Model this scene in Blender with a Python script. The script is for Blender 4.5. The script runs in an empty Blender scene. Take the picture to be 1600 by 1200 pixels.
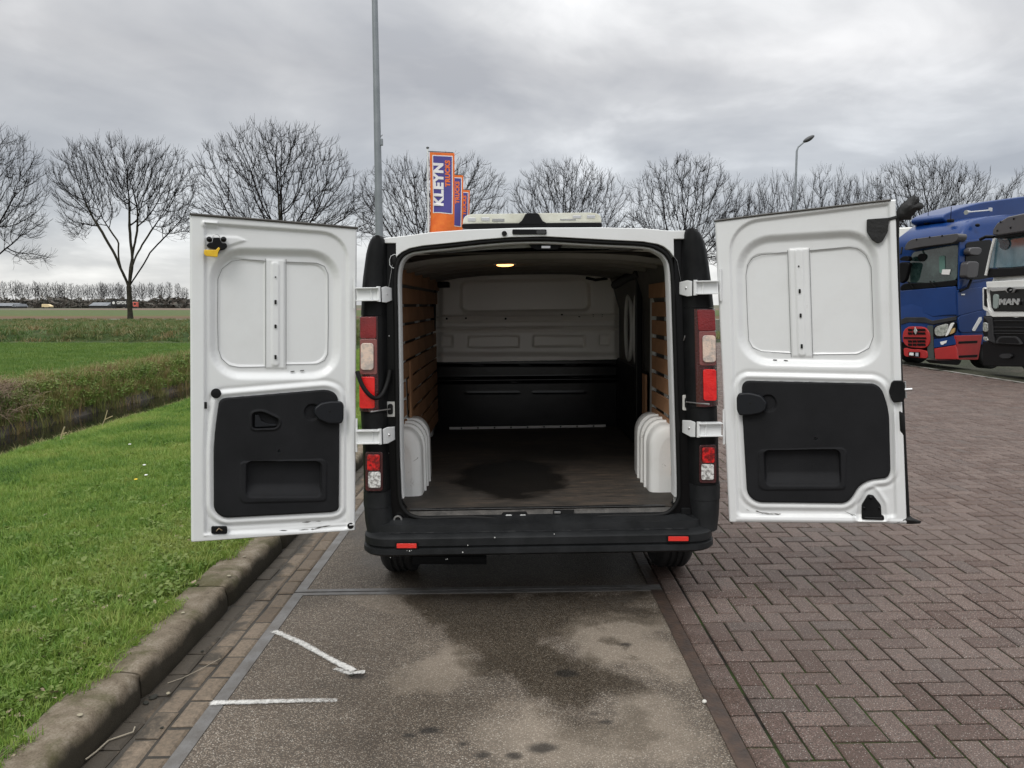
import bpy, math, random
import numpy as np
from mathutils import Vector, Matrix, Quaternion, noise
from mathutils.kdtree import KDTree
R = math.radians
rnd = random.Random(7)
nr = np.random.RandomState(7)
sc = bpy.context.scene
COL = sc.collection

# ---------------------------------------------------------------- camera, sky, sun, exposure
FPX, CXP, CYP, PITCH, CAMH = 1200.0, 800.0, 600.0, R(5.9), 1.65
cam_d = bpy.data.cameras.new("camera")
cam = bpy.data.objects.new("camera", cam_d)
COL.objects.link(cam)
cam_d.sensor_width = 36.0
cam_d.lens = 27.0
cam_d.clip_start = 0.05
cam_d.clip_end = 3000
cam.location = (0, 0, CAMH)
cam.rotation_euler = (R(90) - PITCH, 0, 0)
sc.camera = cam

world = bpy.data.worlds.new("World")
sc.world = world
world.use_nodes = True
wn, wl = world.node_tree.nodes, world.node_tree.links
wn.clear()
SUN_EL, SUN_AZ = R(50), R(208)      # azimuth clockwise from +Y: behind the camera, to the left
out = wn.new('ShaderNodeOutputWorld')
sky = wn.new('ShaderNodeTexSky')
sky.sky_type = 'NISHITA'
sky.sun_disc = False
sky.sun_elevation = SUN_EL
sky.sun_rotation = SUN_AZ
bg1 = wn.new('ShaderNodeBackground'); bg1.inputs[1].default_value = 0.06
wl.new(sky.outputs[0], bg1.inputs[0])
tc = wn.new('ShaderNodeTexCoord')
sep = wn.new('ShaderNodeSeparateXYZ'); wl.new(tc.outputs['Generated'], sep.inputs[0])

def wmath(op, a, b=None, clamp=False):
    n = wn.new('ShaderNodeMath'); n.operation = op; n.use_clamp = clamp
    for i, v in enumerate((a, b)):
        if v is None: continue
        if isinstance(v, (int, float)): n.inputs[i].default_value = v
        else: wl.new(v, n.inputs[i])
    return n.outputs[0]
zc = wmath('MAXIMUM', sep.outputs[2], 0.0)
sidef = wmath('ADD', wmath('MULTIPLY', sep.outputs[0], 0.16), 1.13)
zd = wmath('ADD', zc, 0.30)
px_ = wmath('DIVIDE', sep.outputs[0], zd)
py_ = wmath('DIVIDE', sep.outputs[1], zd)
cmb = wn.new('ShaderNodeCombineXYZ')
wl.new(px_, cmb.inputs[0]); wl.new(py_, cmb.inputs[1])
cmb.inputs[2].default_value = 3.3
def wnoise(scale, detail, rough, dist=0.0, off=0.0):
    n = wn.new('ShaderNodeTexNoise'); n.inputs['Scale'].default_value = scale
    n.inputs['Detail'].default_value = detail; n.inputs['Roughness'].default_value = rough
    n.inputs['Distortion'].default_value = dist
    m = wn.new('ShaderNodeVectorMath'); m.operation = 'ADD'; m.inputs[1].default_value = (off, off * .7, off)
    wl.new(cmb.outputs[0], m.inputs[0]); wl.new(m.outputs[0], n.inputs['Vector'])
    return n.outputs[0]
n1 = wnoise(1.25, 5, .52, .5, 1.7)
n2 = wnoise(3.6, 6, .6, .6, 5.0)
mixn = wmath('ADD', wmath('MULTIPLY', n1, 0.83), wmath('MULTIPLY', n2, 0.17))
ramp = wn.new('ShaderNodeValToRGB')
e = ramp.color_ramp.elements
e[0].position = 0.36; e[0].color = (0.415, 0.43, 0.455, 1)
e[1].position = 0.66; e[1].color = (0.90, 0.905, 0.90, 1)
e2 = ramp.color_ramp.elements.new(0.5); e2.color = (0.575, 0.585, 0.595, 1)
wl.new(mixn, ramp.inputs[0])
# the cloud deck brightens steadily with elevation (overcast sky), with one paler opening low at the horizon
hz = wn.new('ShaderNodeValToRGB')
h = hz.color_ramp.elements
h[0].position = 0.0; h[0].color = (1.30, 1.28, 1.24, 1)
h[1].position = 1.0; h[1].color = (2.75, 2.78, 2.82, 1)
for p_, c_ in ((0.045, (1.28, 1.27, 1.24)), (0.10, (0.93, .96, 1.0)), (0.17, (0.93, .955, 1.0)), (0.28, (1.06, 1.05, 1.06)), (0.50, (1.50, 1.50, 1.50))):
    q = hz.color_ramp.elements.new(p_); q.color = (*c_, 1)
wl.new(zc, hz.inputs[0])
mm = wn.new('ShaderNodeMix'); mm.data_type = 'RGBA'; mm.blend_type = 'MULTIPLY'
mm.inputs['Factor'].default_value = 1.0
wl.new(ramp.outputs[0], mm.inputs['A']); wl.new(hz.outputs[0], mm.inputs['B'])
bg2 = wn.new('ShaderNodeBackground'); bg2.inputs[1].default_value = 1.0
wl.new(mm.outputs['Result'], bg2.inputs[0]); wl.new(sidef, bg2.inputs[1])
ms = wn.new('ShaderNodeMixShader'); ms.inputs[0].default_value = 0.92
wl.new(bg1.outputs[0], ms.inputs[1]); wl.new(bg2.outputs[0], ms.inputs[2])
wl.new(ms.outputs[0], out.inputs[0])

sun_d = bpy.data.lights.new("sun", 'SUN')
sun_d.energy = 1.5
sun_d.angle = R(24)
sun_d.color = (1.0, 0.965, 0.91)
sun = bpy.data.objects.new("sun", sun_d)
COL.objects.link(sun)
sd = Vector((math.sin(SUN_AZ) * math.cos(SUN_EL), math.cos(SUN_AZ) * math.cos(SUN_EL), math.sin(SUN_EL)))
sun.rotation_euler = sd.to_track_quat('Z', 'Y').to_euler()
sun.location = (0, 0, 60)
sc.view_settings.view_transform = 'Standard'
sc.view_settings.look = 'None'
sc.view_settings.gamma = 1.0
sc.view_settings.exposure = 0.0
sc.view_settings.use_curve_mapping = False
sc.render.engine = 'CYCLES'
sc.cycles.max_bounces = 8
sc.cycles.transparent_max_bounces = 12

# ---------------------------------------------------------------- measuring helpers
CP, SP = math.cos(PITCH), math.sin(PITCH)
def ray(px, py):
    u, v = (px - CXP) / FPX, (CYP - py) / FPX
    return Vector((u, CP + v * SP, v * CP - SP))
def at(px, py, Y):
    d = ray(px, py)
    return Vector((0, 0, CAMH)) + d * (Y / d.y)
def onz(px, py, z=0.0):
    d = ray(px, py)
    return Vector((0, 0, CAMH)) + d * ((z - CAMH) / d.z)
def gz(x):
    return 0.015 * max(min(x, 11.0), -1.7)
def onpave(px, py):
    p = onz(px, py, 0)
    for _ in range(4): p = onz(px, py, gz(p.x))
    return p
def project(P):
    """P: (n,3) world -> px,py"""
    d = P[:, 1] * CP - (P[:, 2] - CAMH) * SP
    v = P[:, 1] * SP + (P[:, 2] - CAMH) * CP
    return CXP + FPX * P[:, 0] / d, CYP - FPX * v / d
class Frame:
    """a local frame (4x4 matrix to world); plane measuring from photo pixels"""
    def __init__(s, M): s.M = M; s.I = M.inverted()
    def on(s, px, py, axis, val):
        o = s.I @ Vector((0, 0, CAMH)); d = s.I.to_3x3() @ ray(px, py)
        t = (val - o[axis]) / d[axis]
        return o + d * t
    def px(s, P):
        Mn = np.array(s.M); W = P @ Mn[:3, :3].T + Mn[:3, 3]
        return project(W)

# ---------------------------------------------------------------- object helpers
def tag(o, label=None, cat=None, group=None, kind=None):
    if label: o['label'] = label
    if cat: o['category'] = cat
    if group: o['group'] = group
    if kind: o['kind'] = kind
    return o
def empty(name, loc=(0, 0, 0), rot=(0, 0, 0), parent=None):
    o = bpy.data.objects.new(name, None); COL.objects.link(o)
    o.location = loc; o.rotation_euler = rot; o.empty_display_size = .3
    if parent: o.parent = parent
    return o
def link(name, me, mat=None, parent=None, M=None):
    if mat is not None and not me.materials: me.materials.append(mat)
    o = bpy.data.objects.new(name, me); COL.objects.link(o)
    if parent is not None: o.parent = parent
    if M is not None: o.matrix_local = M
    return o
def mk(name, verts, faces, mat, parent=None, smooth=None, M=None, bevel=0, seg=2):
    me = bpy.data.meshes.new(name)
    me.from_pydata([tuple(v) for v in verts], [], [tuple(f) for f in faces])
    me.validate(); me.update()
    o = link(name, me, mat, parent, M)
    if smooth is not None or bevel:
        me.polygons.foreach_set('use_smooth', [True] * len(me.polygons))
        me.set_sharp_from_angle(angle=R(smooth or 35))
    if bevel:
        b = o.modifiers.new('bevel', 'BEVEL'); b.width = bevel; b.segments = seg; b.limit_method = 'ANGLE'; b.angle_limit = R(32)
        b.harden_normals = False
        me.polygons.foreach_set('use_smooth', [True] * len(me.polygons))
        me.set_sharp_from_angle(angle=R(180))
        w = o.modifiers.new('wn', 'WEIGHTED_NORMAL'); w.keep_sharp = False; w.weight = 100
    return o
def npmesh(name, V, Fq, mat, parent=None, smooth=None, M=None):
    """V (n,3), Fq (m,k) numpy"""
    me = bpy.data.meshes.new(name)
    n, (m, k) = len(V), Fq.shape
    me.vertices.add(n); me.vertices.foreach_set('co', np.asarray(V, np.float32).ravel())
    me.loops.add(m * k); me.loops.foreach_set('vertex_index', np.asarray(Fq, np.int32).ravel())
    me.polygons.add(m); me.polygons.foreach_set('loop_start', np.arange(0, m * k, k, dtype=np.int32))
    me.update(calc_edges=True)
    if smooth:
        me.polygons.foreach_set('use_smooth', [True] * m)
        if smooth < 180: me.set_sharp_from_angle(angle=R(smooth))
    return link(name, me, mat, parent, M)
class MB:
    def __init__(s): s.v = []; s.f = []
    def add(s, v, f):
        o = len(s.v); s.v += [tuple(q) for q in v]; s.f += [tuple(i + o for i in q) for q in f]; return s
    def box(s, c, d, rot=None):
        x, y, z = d[0] / 2, d[1] / 2, d[2] / 2
        vs = [Vector(q) for q in ((-x, -y, -z), (x, -y, -z), (x, y, -z), (-x, y, -z), (-x, -y, z), (x, -y, z), (x, y, z), (-x, y, z))]
        if rot is not None: vs = [rot @ q for q in vs]
        vs = [q + Vector(c) for q in vs]
        return s.add(vs, [(0, 3, 2, 1), (4, 5, 6, 7), (0, 1, 5, 4), (1, 2, 6, 5), (2, 3, 7, 6), (3, 0, 4, 7)])
    def tube(s, pts, r, n=8, caps=True, closed=False):
        pts = [Vector(p) for p in pts]; m = len(pts)
        rs = r if isinstance(r, (list, tuple)) else [r] * m
        vs = []; prev = None
        for i, p in enumerate(pts):
            if closed: t = pts[(i + 1) % m] - pts[i - 1]
            else: t = pts[min(i + 1, m - 1)] - pts[max(i - 1, 0)]
            t.normalize()
            if prev is None:
                a = t.cross(Vector((0, 0, 1)));
                if a.length < .1: a = t.cross(Vector((0, 1, 0)))
            else:
                a = prev - t * prev.dot(t)
            a.normalize(); prev = a; b = t.cross(a)
            for k in range(n):
                th = 2 * math.pi * k / n
                vs.append(p + (a * math.cos(th) + b * math.sin(th)) * rs[i])
        fs = []
        for i in range(m if closed else m - 1):
            j = (i + 1) % m
            for k in range(n):
                q = (k + 1) % n
                fs.append((i * n + k, i * n + q, j * n + q, j * n + k))
        if caps and not closed:
            fs.append(tuple(range(n))[::-1]); fs.append(tuple((m - 1) * n + k for k in range(n)))
        return s.add(vs, fs)
    def prism(s, pts, off):
        pts = [Vector(p) for p in pts]; off = Vector(off); n = len(pts)
        vs = pts + [p + off for p in pts]
        nrm = Vector((0, 0, 0))
        for i in range(n): nrm += pts[i].cross(pts[(i + 1) % n])
        a = tuple(range(n)); b = tuple(range(n, 2 * n))[::-1]
        sides = [(i, i + n, (i + 1) % n + n, (i + 1) % n) for i in range(n)]
        if nrm.dot(off) > 0: fs = [a[::-1], b[::-1]] + [q[::-1] for q in sides]
        else: fs = [a, b] + sides
        return s.add(vs, fs)
    def ellipsoid(s, c, r, nu=16, nv=10, rot=None):
        vs = []; fs = []
        for j in range(nv + 1):
            ph = math.pi * j / nv
            for i in range(nu):
                th = 2 * math.pi * i / nu
                q = Vector((r[0] * math.sin(ph) * math.cos(th), r[1] * math.sin(ph) * math.sin(th), r[2] * math.cos(ph)))
                if rot is not None: q = rot @ q
                vs.append(q + Vector(c))
        for j in range(nv):
            for i in range(nu):
                k = (i + 1) % nu
                fs.append((j * nu + i, (j + 1) * nu + i, (j + 1) * nu + k, j * nu + k))
        return s.add(vs, fs)
    def build(s, name, mat, parent=None, smooth=None, bevel=0, M=None, seg=2):
        return mk(name, s.v, s.f, mat, parent, smooth, M, bevel, seg)
def rc(pts, r=0.0, n=6):
    """round the corners of a 2D polygon"""
    m = len(pts); rs = r if isinstance(r, (list, tuple)) else [r] * m
    o = []
    for i in range(m):
        p = Vector(pts[i][:2]); a = Vector(pts[i - 1][:2]); b = Vector(pts[(i + 1) % m][:2])
        la, lb = (a - p).length, (b - p).length
        d = min(rs[i], la * .48, lb * .48)
        if d < 1e-6: o.append(tuple(p)); continue
        p0 = p + (a - p) / la * d; p1 = p + (b - p) / lb * d
        for k in range(n + 1):
            t = k / n
            # rational arc-like quadratic
            q = (p0 * (1 - t) ** 2 + p * 2 * t * (1 - t) * .8 + p1 * t * t) / ((1 - t) ** 2 + 1.6 * t * (1 - t) + t * t)
            o.append(tuple(q))
    return o
def sdp(pts, X, Y):
    """signed distance to polygon, negative inside"""
    n = len(pts); d = np.full(X.shape, 1e18); s = np.ones(X.shape)
    for i in range(n):
        ax, ay = pts[i]; bx, by = pts[i - 1]
        ex, ey = bx - ax, by - ay; wx, wy = X - ax, Y - ay
        t = np.clip((wx * ex + wy * ey) / max(ex * ex + ey * ey, 1e-12), 0, 1)
        d = np.minimum(d, (wx - ex * t) ** 2 + (wy - ey * t) ** 2)
        c1 = Y >= ay; c2 = Y < by; c3 = ex * wy > ey * wx
        fl = (c1 & c2 & c3) | (~c1 & ~c2 & ~c3)
        s = np.where(fl, -s, s)
    return s * np.sqrt(d)
def ss(x, a, b):
    t = np.clip((x - a) / (b - a), 0, 1); return t * t * (3 - 2 * t)

# ---------------------------------------------------------------- materials
def mat(name, col, rough=.5, metal=0, spec=.5, coat=0, n=None, bump=0, bscale=50, col2=None, cscale=5, cdetail=6, clo=.35, chi=.65, alpha=1, trans=0, emit=None, estr=0, coord='Object', ior=None, rough2=None, sheen=0):
    m = bpy.data.materials.new(name); m.use_nodes = True
    nt = m.node_tree; b = nt.nodes['Principled BSDF']
    b.inputs['Base Color'].default_value = (*col, 1); b.inputs['Roughness'].default_value = rough
    b.inputs['Metallic'].default_value = metal; b.inputs['Specular IOR Level'].default_value = spec
    b.inputs['Coat Weight'].default_value = coat; b.inputs['Coat Roughness'].default_value = .08
    b.inputs['Alpha'].default_value = alpha; b.inputs['Transmission Weight'].default_value = trans
    if ior: b.inputs['IOR'].default_value = ior
    if emit: b.inputs['Emission Color'].default_value = (*emit, 1); b.inputs['Emission Strength'].default_value = estr
    t = nt.nodes.new('ShaderNodeTexCoord')
    if col2 is not None:
        nn = nt.nodes.new('ShaderNodeTexNoise'); nn.inputs['Scale'].default_value = cscale; nn.inputs['Detail'].default_value = cdetail
        nn.inputs['Roughness'].default_value = .62
        nt.links.new(t.outputs[coord], nn.inputs['Vector'])
        r = nt.nodes.new('ShaderNodeValToRGB'); r.color_ramp.elements[0].position = clo; r.color_ramp.elements[1].position = chi
        r.color_ramp.elements[0].color = (*col, 1); r.color_ramp.elements[1].color = (*col2, 1)
        nt.links.new(nn.outputs[0], r.inputs[0]); nt.links.new(r.outputs[0], b.inputs['Base Color'])
        if rough2 is not None:
            mr = nt.nodes.new('ShaderNodeMapRange'); mr.inputs[1].default_value = clo; mr.inputs[2].default_value = chi
            mr.inputs[3].default_value = rough; mr.inputs[4].default_value = rough2
            nt.links.new(nn.outputs[0], mr.inputs[0]); nt.links.new(mr.outputs[0], b.inputs['Roughness'])
    if bump:
        nb = nt.nodes.new('ShaderNodeTexNoise'); nb.inputs['Scale'].default_value = bscale; nb.inputs['Detail'].default_value = 5
        nt.links.new(t.outputs[coord], nb.inputs['Vector'])
        bp = nt.nodes.new('ShaderNodeBump'); bp.inputs['Strength'].default_value = bump; bp.inputs['Distance'].default_value = .01
        nt.links.new(nb.outputs[0], bp.inputs['Height']); nt.links.new(bp.outputs[0], b.inputs['Normal'])
    return m
class NT:
    """small node graph helper on a principled material"""
    def __init__(s, name, rough=.8, spec=.3):
        s.m = bpy.data.materials.new(name); s.m.use_nodes = True; s.t = s.m.node_tree
        s.b = s.t.nodes['Principled BSDF']; s.b.inputs['Roughness'].default_value = rough
        s.b.inputs['Specular IOR Level'].default_value = spec
        s.tc = s.t.nodes.new('ShaderNodeTexCoord')
    def put(s, i, v):
        if isinstance(v, (int, float)): i.default_value = v
        elif isinstance(v, (tuple, list)): i.default_value = (*v, 1) if len(v) == 3 and i.type == 'RGBA' else v
        else: s.t.links.new(v, i)
    def noise(s, scale, detail=5, rough=.6, dist=0, vec=None, color=False):
        n = s.t.nodes.new('ShaderNodeTexNoise')
        for k, v in (('Scale', scale), ('Detail', detail), ('Roughness', rough), ('Distortion', dist)): n.inputs[k].default_value = v
        s.t.links.new(vec or s.tc.outputs['Object'], n.inputs['Vector']); return n.outputs[1 if color else 0]
    def voro(s, scale, out=0, vec=None, feat='F1'):
        n = s.t.nodes.new('ShaderNodeTexVoronoi'); n.feature = feat; n.inputs['Scale'].default_value = scale
        s.t.links.new(vec or s.tc.outputs['Object'], n.inputs['Vector']); return n.outputs[out]
    def ramp(s, fac, stops):
        r = s.t.nodes.new('ShaderNodeValToRGB'); el = r.color_ramp.elements
        while len(el) < len(stops): el.new(.5)
        for q, (p, c) in zip(el, stops): q.position = p; q.color = (*c, 1) if isinstance(c, (tuple, list)) else (c, c, c, 1)
        s.put(r.inputs[0], fac); return r.outputs[0]
    def math(s, op, a, b=0, clamp=False):
        n = s.t.nodes.new('ShaderNodeMath'); n.operation = op; n.use_clamp = clamp
        s.put(n.inputs[0], a); s.put(n.inputs[1], b); return n.outputs[0]
    def mix(s, fac, a, b, mode='MIX'):
        n = s.t.nodes.new('ShaderNodeMix'); n.data_type = 'RGBA'; n.blend_type = mode
        s.put(n.inputs['Factor'], fac); s.put(n.inputs['A'], a); s.put(n.inputs['B'], b); return n.outputs['Result']
    def attr(s, name, out='Fac'):
        n = s.t.nodes.new('ShaderNodeAttribute'); n.attribute_name = name; return n.outputs[out]
    def scale(s, sx, sy, sz, vec=None):
        n = s.t.nodes.new('ShaderNodeMapping'); n.inputs['Scale'].default_value = (sx, sy, sz)
        s.t.links.new(vec or s.tc.outputs['Object'], n.inputs['Vector']); return n.outputs[0]
    def bump(s, hgt, strength=.5, dist=.01, nrm=None):
        n = s.t.nodes.new('ShaderNodeBump'); n.inputs['Strength'].default_value = strength; n.inputs['Distance'].default_value = dist
        s.put(n.inputs['Height'], hgt)
        if nrm: s.t.links.new(nrm, n.inputs['Normal'])
        s.t.links.new(n.outputs[0], s.b.inputs['Normal']); return n.outputs[0]
    def color(s, c): s.put(s.b.inputs['Base Color'], c)
    def rough(s, c): s.put(s.b.inputs['Roughness'], c)
def set_attr(o, name, arr):
    a = o.data.attributes.new(name, 'FLOAT', 'POINT'); a.data.foreach_set('value', np.asarray(arr, np.float32))
# ================================================================ GROUND
def hgt(x, y):
    """terrain height; left side: lawn, ditch, meadow, bank, fields; right: under the paving"""
    xs = [-700, -12, -10.4, -10.0, -9.70, -9.48, -9.2, -7.2, -6.75, -6.35, -6.0, -5.0, -3.0, -2.0, -1.755, -1.6, 0, 11, 14, 700]
    zs = [0, -.06, -.05, -.14, -.50, -.86, -1.0, -1.0, -.66, -.30, -.14, -.02, .06, .094, .090, -.16, -.16, -.16, .1, .1]
    z = float(np.interp(x, xs, zs))
    if y > 34:
        t = min((y - 34) / 2.0, 1.0)
        far = 0.0 if x < -1.5 or x > 12 else -.16
        z = z * (1 - t) + far * t
    if x < -1.9 and y > 34:
        z2 = float(np.interp(y, [34, 35.6, 36.6, 38.0, 40.0, 43, 60, 86, 90], [0, -.05, -.75, -.75, .12, .30, .12, .02, 0]))
        f = min((-1.9 - x) / 4, 1.0)
        z = z + z2 * f
    return z
def hn(x, y, amp):
    return amp * (noise.noise(Vector((x * .9, y * .9, 0))) + .5 * noise.noise(Vector((x * 2.7, y * 2.7, 4))))
def sheet(name, xs, ys, material, amp=0.0, edge=True, kind='structure', zf=None, smooth=True, off=0.0):
    V = []
    for j, y in enumerate(ys):
        for i, x in enumerate(xs):
            z = (zf or hgt)(x, y) + off
            if amp and not (i in (0, len(xs) - 1) or j in (0, len(ys) - 1)): z += hn(x, y, amp)
            V.append((x, y, z))
    nx, ny = len(xs), len(ys)
    ii, jj = np.meshgrid(np.arange(nx - 1), np.arange(ny - 1)); a = (jj * nx + ii).ravel()
    F = np.stack([a, a + 1, a + nx + 1, a + nx], 1)
    o = npmesh(name, np.array(V), F, material, None, 180 if smooth else None)
    if kind: o['kind'] = kind
    return o
def lin(a, b, st): return list(np.linspace(a, b, max(2, int(round(abs(b - a) / st)) + 1)))

# grass, in base colour only
def grass_mat(name, c1, c2, c3, s1=.7, s2=14, bumpd=.03, rough=.85):
    g = NT(name, rough, .2)
    a = g.noise(s1, 4, .6); b = g.noise(s2, 6, .7)
    c = g.ramp(a, [(.3, c1), (.55, c2), (.75, c3)])
    d = g.ramp(b, [(.3, .55), (.7, 1.25)])
    g.color(g.mix(1.0, c, d, 'MULTIPLY'))
    hh = g.noise(s2 * 4, 6, .75)
    g.bump(hh, .8, bumpd)
    return g.m
M_lawn = grass_mat('lawn_grass', (.075, .120, .020), (.105, .165, .026), (.140, .185, .040), 1.3, 22)
M_meadow = grass_mat('meadow_grass', (.060, .120, .022), (.078, .145, .026), (.105, .165, .032), .25, 3.0, .05)
M_bankg = grass_mat('bank_growth', (.060, .055, .025), (.075, .095, .028), (.130, .105, .055), 1.6, 9, .08)
M_rough = grass_mat('rough_grass', (.045, .085, .022), (.070, .105, .030), (.125, .100, .050), .55, 2.6, .3)
M_mud = mat('ditch_mud', (.030, .024, .016), .55, col2=(.055, .042, .028), cscale=6, bump=.6, bscale=12)
fm = NT('field_soil', .9, .1)
fv = fm.scale(.05, 1, 1)
fa = fm.noise(.055, 5, .6, 0, fv)
fm.color(fm.mix(fm.ramp(fm.noise(.9, 5, .7), [(.3, 0), (.7, .5)]),
    fm.ramp(fa, [(.34, (.125, .075, .048)), (.44, (.15, .09, .06)), (.50, (.105, .105, .04)), (.60, (.085, .115, .035)), (.68, (.15, .095, .062))]), (.10, .085, .045)))
M_field = fm.m
M_far = mat('far_land', (.07, .085, .04), .9, col2=(.11, .085, .06), cscale=.02)
M_path = mat('path_gravel', (.30, .28, .25), .9, col2=(.36, .34, .31), cscale=3)
M_yard = grass_mat('yard_verge', (.045, .055, .03), (.06, .06, .04), (.09, .08, .06), .5, 8, .04)
M_sub = mat('sub_base', (.05, .045, .04), .9)

ysn = lin(-6, 3, .5) + lin(3, 16, .25)[1:] + lin(16, 34, .6)[1:]
sheet('lawn', [-6.35, -6.1] + lin(-6.0, -2.0, .2) + [-1.755], ysn, M_lawn, .018)
sheet('ditch_bank', [-6.95, -6.75, -6.5, -6.35], ysn, M_bankg, .03)
sheet('ditch_bed', [-9.66, -9.58, -9.48, -9.2, -8.5, -7.8, -7.2, -6.95], ysn, M_mud, .02)
sheet('far_ditch_bank', [-10.9, -10.5, -10.3, -10.15, -10.0, -9.9, -9.8, -9.72, -9.66], ysn, M_bankg, .07)
sheet('meadow', lin(-60, -12, 1.6) + [-11.4, -10.9], lin(-6, 16, .8) + lin(16, 34, 1.2)[1:], M_meadow, .03)
water = sheet('ditch_water', [-9.6, -6.9], [-6, 34], None, 0, zf=lambda x, y: -.80)
M_water = mat('dark_water', (.010, .010, .008), .04, spec=.5, bump=.10, bscale=6)
water.data.materials.append(M_water)
sheet('rough_bank', lin(-75, -20, 1.4) + lin(-20, 13, .8)[1:], lin(34, 44, .5) + lin(44, 86, 2)[1:], M_rough, .10)
sheet('gravel_path', lin(-90, 40, 5), [86, 87.2, 88.6], M_path)
sheet('field', lin(-160, 90, 10), lin(88.6, 122, 8), M_field)
M_field2 = grass_mat('winter_field', (.105, .105, .040), (.075, .110, .034), (.13, .10, .06), .03, .8, .05)
M_field3 = mat('ploughed_soil', (.150, .085, .065), .9, col2=(.115, .085, .055), cscale=.05)
sheet('field', lin(-160, 90, 10), lin(122, 240, 8), M_field2); sheet('field', lin(-160, 90, 10), lin(240, 330, 8), M_field3)
sheet('ground', [-900, -400, -160, -90, -75, -60], [-60, -6, 34, 86, 88.6], M_far)
sheet('ground', lin(-900, 900, 100), [330, 600, 1200, 2500], M_far)
sheet('ground', [-900, -400, -160], [88.6, 330], M_far); sheet('ground', [90, 400, 900], [88.6, 330], M_far)
sheet('ground', [40, 90, 300, 900], [-60, 34, 88.6], M_far)
sheet('verge', [11.0, 11.4, 14, 18, 26, 40], lin(-60, 34, 3) + [60, 86], M_yard)
sheet('verge', lin(13, 40, 4.5), [34.0, 44, 60, 86], M_yard, off=-.012)
sheet('sub_base', [-1.70, -1.6, 0, 5, 11], [-60, -10, 34], M_sub)
sheet('ground', [-60, -30, -10, 0, 11], [-60, -6], M_far, off=-.05)

# ---- paving
XR, XH = .87, .985                 # rail/edge-stone line, first herringbone joint
BL, BW, BG = .2195, .10975, .0095   # brick module and joint
M_tilt = lambda x, y, z=0, rz=0: Matrix.Translation((x, y, gz(x) + z)) @ Matrix.Rotation(-.015, 4, 'Y') @ Matrix.Rotation(rz, 4, 'Z')

bm_ = NT('paving_brick', .7, .2)
oi = bm_.t.nodes.new('ShaderNodeObjectInfo')
tint = bm_.math('FRACT', bm_.math('ADD', bm_.attr('tint'), oi.outputs['Random']))
geo = bm_.t.nodes.new('ShaderNodeNewGeometry')
base = bm_.ramp(tint, [(0, (.080, .053, .045)), (.35, (.100, .070, .061)), (.7, (.122, .088, .077)), (.9, (.096, .069, .061)), (1, (.090, .069, .062))])
spk = bm_.noise(190, 3, .85, 0, geo.outputs['Position'])
spk2 = bm_.voro(95, 0, geo.outputs['Position'])
c = bm_.mix(bm_.ramp(spk, [(.42, 0), (.58, 1)]), bm_.mix(1, base, (.45, .53, .52), 'MULTIPLY'), bm_.mix(1, base, (1.65, 1.63, 1.60), 'MULTIPLY'))
c = bm_.mix(bm_.ramp(spk2, [(.12, .85), (.24, 0)]), c, (.40, .38, .35))
big = bm_.noise(.9, 4, .6, .4, geo.outputs['Position'])
c = bm_.mix(bm_.ramp(big, [(.45, 0), (.72, .32)]), c, (.095, .074, .062))
dmp = bm_.noise(2.1, 5, .7, .8, geo.outputs['Position'])
c = bm_.mix(bm_.ramp(dmp, [(.60, 0), (.75, .40)]), c, (.055, .042, .036))
sepb = bm_.t.nodes.new('ShaderNodeSeparateXYZ'); bm_.t.links.new(geo.outputs['Position'], sepb.inputs[0])
edg = bm_.math('ADD', bm_.math('MULTIPLY', bm_.math('SUBTRACT', 1.0, sepb.outputs[0]), 3.0), bm_.math('MULTIPLY', bm_.math('SUBTRACT', bm_.noise(6, 5, .7, .3, geo.outputs['Position']), .5), 2.0))
c = bm_.mix(bm_.ramp(edg, [(.0, 0), (.7, .8)]), c, bm_.mix(1, c, (.48, .40, .34), 'MULTIPLY'))
bm_.color(c)
bm_.rough(bm_.ramp(big, [(.3, .82), (.7, .55)]))
bm_.bump(spk, .35, .004)
M_brick = bm_.m
jm = NT('joint_sand', .9, .2)
jg = jm.noise(1.7, 5, .7); jj2 = jm.noise(30, 5, .7)
jm.color(jm.mix(jm.ramp(jg, [(.44, 0), (.58, .9)]), jm.ramp(jj2, [(.3, (.006, .005, .004)), (.7, (.022, .018, .014))]), (.030, .052, .010)))
jm.bump(jj2, .6, .006)
M_joint = jm.m

paving = sheet('brick_paving', lin(XR, 9.85, .9), lin(-5, 34, 3), M_joint, zf=lambda x, y: gz(x) - .009)
def brick_mesh(name, L, W, H=.03, bev=.007):
    """chamfered block, top at z=0, centred"""
    l, w = L / 2, W / 2; b = bev
    v = [(-l, -w, -H), (l, -w, -H), (l, w, -H), (-l, w, -H), (-l, -w, -b * .6), (l, -w, -b * .6), (l, w, -b * .6), (-l, w, -b * .6),
         (-l + b, -w + b, 0), (l - b, -w + b, 0), (l - b, w - b, 0), (-l + b, w - b, 0)]
    f = [(0, 1, 5, 4), (1, 2, 6, 5), (2, 3, 7, 6), (3, 0, 4, 7), (4, 5, 9, 8), (5, 6, 10, 9), (6, 7, 11, 10), (7, 4, 8, 11), (8, 9, 10, 11)]
    me = bpy.data.meshes.new(name); me.from_pydata(v, [], f); me.update(); return me, np.array(v), f
bricks = []       # (x, y, L, W, rz)
y = -3.0
while y < 33:
    bricks.append((XR + BW / 2, y + BL / 2, BL - BG, BW - BG, math.pi / 2, 'edge')); y += BL
imax = int((9.8 - XH) / BW); y0 = -1.0
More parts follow.
